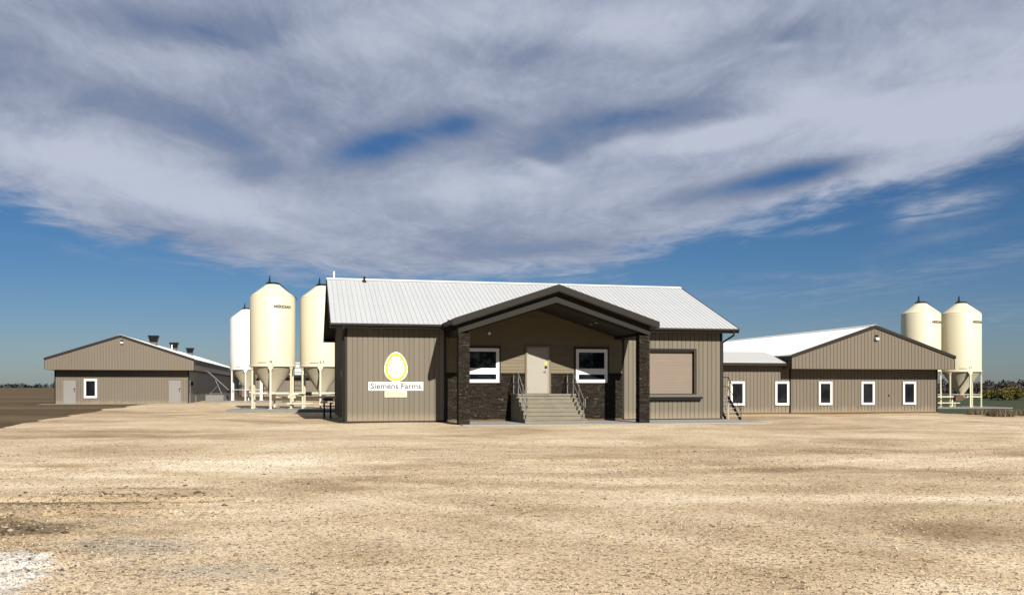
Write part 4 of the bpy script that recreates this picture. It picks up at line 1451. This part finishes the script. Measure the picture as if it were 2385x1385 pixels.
# feed line with motor between the two left silos, and one to the right barn
fl = thing('feed_line', 'pale horizontal auger pipe with black motor between the two cream left silos', 'auger', (-14.4, 60.7, 0.15), 0)
MB().tube((-2.6, 0, 1.02), (3.6, 0.4, 1.02), 0.055, 10).tube((-0.4, -0.4, 0.33), (1.3, -0.4, 0.33), 0.045, 10).obj('auger_tube', 'cream', fl)
MB().box(0.75, 1.10, -0.15, 0.20, 0.86, 1.10).obj('motor', 'black', fl)
MB().box(-0.4, 0.1, -0.2, 0.2, 0.70, 0.92).tube((-0.3, -0.2, 0.86), (0.3, -0.2, 0.98), 0.07, 8).obj('intake', 'cream', fl)
for x in (-1.6, 3.2):
    MB().tube((x, 0.2, 0.0), (x, 0.2, 1.02), 0.03, 8).obj('support_leg', 'cream', fl)
f2 = thing('feed_line', 'pale auger pipes running from the right silos to the right barn', 'auger', (34.0, 72.2, 0.0), 0)
MB().tube((-11.2, 0.0, 0.80), (3.0, 0.0, 0.80), 0.05, 10).tube((-11.0, 0.0, 0.32), (1.3, 0.0, 0.32), 0.04, 10).obj('auger_tube', 'cream', f2)
for x in (-6.0, -2.5, 0.9):
    MB().tube((x, 0.0, -0.1), (x, 0.0, 0.80), 0.03, 8).obj('support_leg', 'cream', f2)
MB().box(0.85, 1.45, -0.25, 0.25, 0.5, 0.9).obj('motor', 'rust', f2)
# ladders standing behind the cream silo
for (x, y, lab) in ((-14.75, 63.2, 'dark ladder standing behind the cream silo, right of its hopper'), (-17.1, 64.0, 'dark ladder standing behind the cream silo, left of its hopper')):
    q = thing('ladder', lab, 'ladder', (x, y, 0.12), 0, 'ladders behind the cream silo')
    for a in (-0.26, 0.26):
        MB().tube((a, 0, 0.8), (a, 0, 3.3), 0.022, 6).obj('rail', 'trim', q)
    for k_ in range(8):
        MB().tube((-0.26, 0, 0.95+k_*0.3), (0.26, 0, 0.95+k_*0.3), 0.018, 6).obj('rung', 'trim', q)
# inclined auger feeding the left barn
ia = thing('inclined_auger', 'thin silver auger rising from the white silo to the left barn wall', 'auger', (-26.9, 87.4, 0.15), 0)
MB().path([(-0.0, 0.0, 1.0), (-1.45, 0.6, 2.15), (-2.35, 0.9, 2.83), (-2.8, 1.2, 2.98), (-3.4, 1.6, 3.02)], 0.055, 8).obj('auger_tube', 'galv', ia)
MB().tube((-1.5, 0.3, 2.10), (-0.9, 0.3, 0.78), 0.035, 6).tube((-1.35, 0.3, 1.45), (-2.0, 0.3, 0.80), 0.03, 6).tube((-2.05, 0.3, 0.78), (-0.85, 0.3, 0.78), 0.03, 6).obj('support_frame', 'galv', ia)
MB().box(-0.25, 0.25, -0.2, 0.2, 0.85, 1.12).obj('motor', 'black', ia)
cb = MB().box(-2.2, -0.5, -0.4, 1.2, -0.25, 0.66).obj('plinth', 'padgrey', ia)

# ================================================================== PLANTS
def leaf_quads(cs, rs, n, size, flat=0.0):
    """n random leaf-sized quads through ellipsoids cs/rs"""
    k_ = rng.integers(0, len(cs), n)
    C = np.array(cs)[k_]
    Rr = np.array(rs)[k_]
    dv = rng.normal(size=(n, 3))
    dv /= np.linalg.norm(dv, axis=1)[:, None]
    P_ = C+dv*Rr*(0.35+0.65*rng.random((n, 1))**0.6)
    a_ = rng.normal(size=(n, 3)); a_ /= np.linalg.norm(a_, axis=1)[:, None]
    b_ = np.cross(a_, rng.normal(size=(n, 3))); b_ /= np.linalg.norm(b_, axis=1)[:, None]
    sz = size*(0.6+0.8*rng.random((n, 1)))
    co = np.stack([P_-a_*sz, P_-b_*sz*0.6, P_+a_*sz, P_+b_*sz*0.6], 1).reshape(-1, 3)
    return co, np.arange(4*n).reshape(-1, 4)


hx = [(59.2, 112, 1.5), (61.6, 113, 1.75), (64.2, 112.5, 1.7), (66.9, 113, 1.85), (69.8, 112, 1.7), (72.8, 113, 1.9)]
hl = ['leftmost yellow green bush of the hedge beside the green field', 'second yellow green bush from the left in the field hedge', 'third yellow green bush from the left in the field hedge',
      'fourth bush from the left in the field hedge, cut by the frame', 'fifth bush along the field hedge, beyond the frame', 'last bush along the field hedge, beyond the frame']
for (x, y, h), lab in zip(hx, hl):
    q = thing('hedge_bush', lab, 'bush', (x, y, -0.09), random.uniform(0, 6), 'yellow green bushes of the field hedge')
    cs = [(random.uniform(-1.3, 1.3), random.uniform(-0.8, 0.8), h*random.uniform(0.25, 0.78)) for _ in range(16)]
    rs = [(random.uniform(0.5, 0.9), random.uniform(0.5, 0.9), random.uniform(0.30, 0.48)) for _ in range(16)]
    co, f = leaf_quads(cs, rs, 3200, 0.12)
    link('crown', tri_mesh('crown', co, f, 'hedge'), q)
    mb = MB()
    for _ in range(7):
        mb.tube((random.uniform(-0.5, 0.5), random.uniform(-0.3, 0.3), 0), (random.uniform(-1, 1), random.uniform(-0.7, 0.7), h*0.6), 0.03, 5, 0.012)
    mb.obj('stem', 'twig', q)


def mass(name, xs_, y, h, sp, size, m, n, z0=-0.1, **kw):
    cs, rs = [], []
    x = xs_[0]
    while x < xs_[1]:
        hh = h*random.uniform(0.6, 1.25)
        cs.append((x, y+random.uniform(-sp, sp), z0+hh*0.5))
        rs.append((sp*random.uniform(0.6, 1.1), sp*0.8, hh*0.55))
        x += sp*random.uniform(0.5, 1.0)
    co, f = leaf_quads(cs, rs, n, size)
    return link(name, tri_mesh(name, co, f, m), kind='stuff', **kw)


mass('treeline', (98, 190), 228, 2.9, 1.6, 0.35, 'darkshrub', 14000)
mass('treeline', (-900, 900), 1150, 4.2, 14, 2.2, 'fartree', 9000)
mass('shelterbelt', (-70, 80), -48, 9.0, 2.6, 0.5, 'fartree', 9000)
# spruces of a far farmstead on the left horizon
def spruce(x, y, h, lab):
    q = thing('spruce_tree', lab, 'tree', (x, y, -0.1), random.uniform(0, 6), 'far spruces on the left horizon')
    MB().tube((0, 0, 0), (0, 0, h*0.9), 0.14, 6, 0.03).obj('trunk', 'twig', q)
    nlev = 9
    cs = [(random.uniform(-0.2, 0.2), random.uniform(-0.2, 0.2), h*(0.12+0.86*k_/nlev)) for k_ in range(nlev)]
    rs = [(h*0.24*(1-k_/nlev)+0.15,)*2+(h*0.09,) for k_ in range(nlev)]
    co, f = leaf_quads(cs, rs, 320, 0.35)
    link('crown', tri_mesh('crown', co, f, 'fartree'), q)
sx = [(-470, 940, 7.2), (-464.5, 930, 5.8), (-460, 945, 7.6), (-456, 938, 6.6), (-451, 950, 7.0), (-447, 940, 5.0), (-441, 948, 5.4), (-437, 940, 7.4)]
for i, (x, y, h) in enumerate(sx):
    spruce(x, y, h, 'dark spruce in the far clump on the left horizon')


def blades(name, x0, x1, y0, y1, n, hmin, hmax, m):
    X = x0+(x1-x0)*rng.random(n)
    Y = y0+(y1-y0)*rng.random(n)
    keep = vnoise(X*0.9, Y*0.9, 31) > -0.22
    X, Y = X[keep], Y[keep]
    n = len(X)
    h = hmin+(hmax-hmin)*rng.random(n)*(0.6+0.8*(vnoise(X*0.7, Y*0.7, 32)+0.5))
    a_ = rng.random(n)*6.283
    wv = 0.018+0.02*rng.random(n)
    lean = (rng.random((n, 2))-0.5)*0.55*h[:, None]
    Z = gbase(X, Y)
    p0 = np.stack([X-np.cos(a_)*wv, Y-np.sin(a_)*wv, Z], -1)
    p1 = np.stack([X+np.cos(a_)*wv, Y+np.sin(a_)*wv, Z], -1)
    p2 = np.stack([X+lean[:, 0], Y+lean[:, 1], Z+h], -1)
    co = np.stack([p0, p1, p2], 1).reshape(-1, 3)
    return link(name, tri_mesh(name, co, np.arange(3*n).reshape(-1, 3), m), kind='stuff')


blades('dry_grass', 26.4, 46, 49.6, 53.5, 9000, 0.22, 0.52, 'dry')
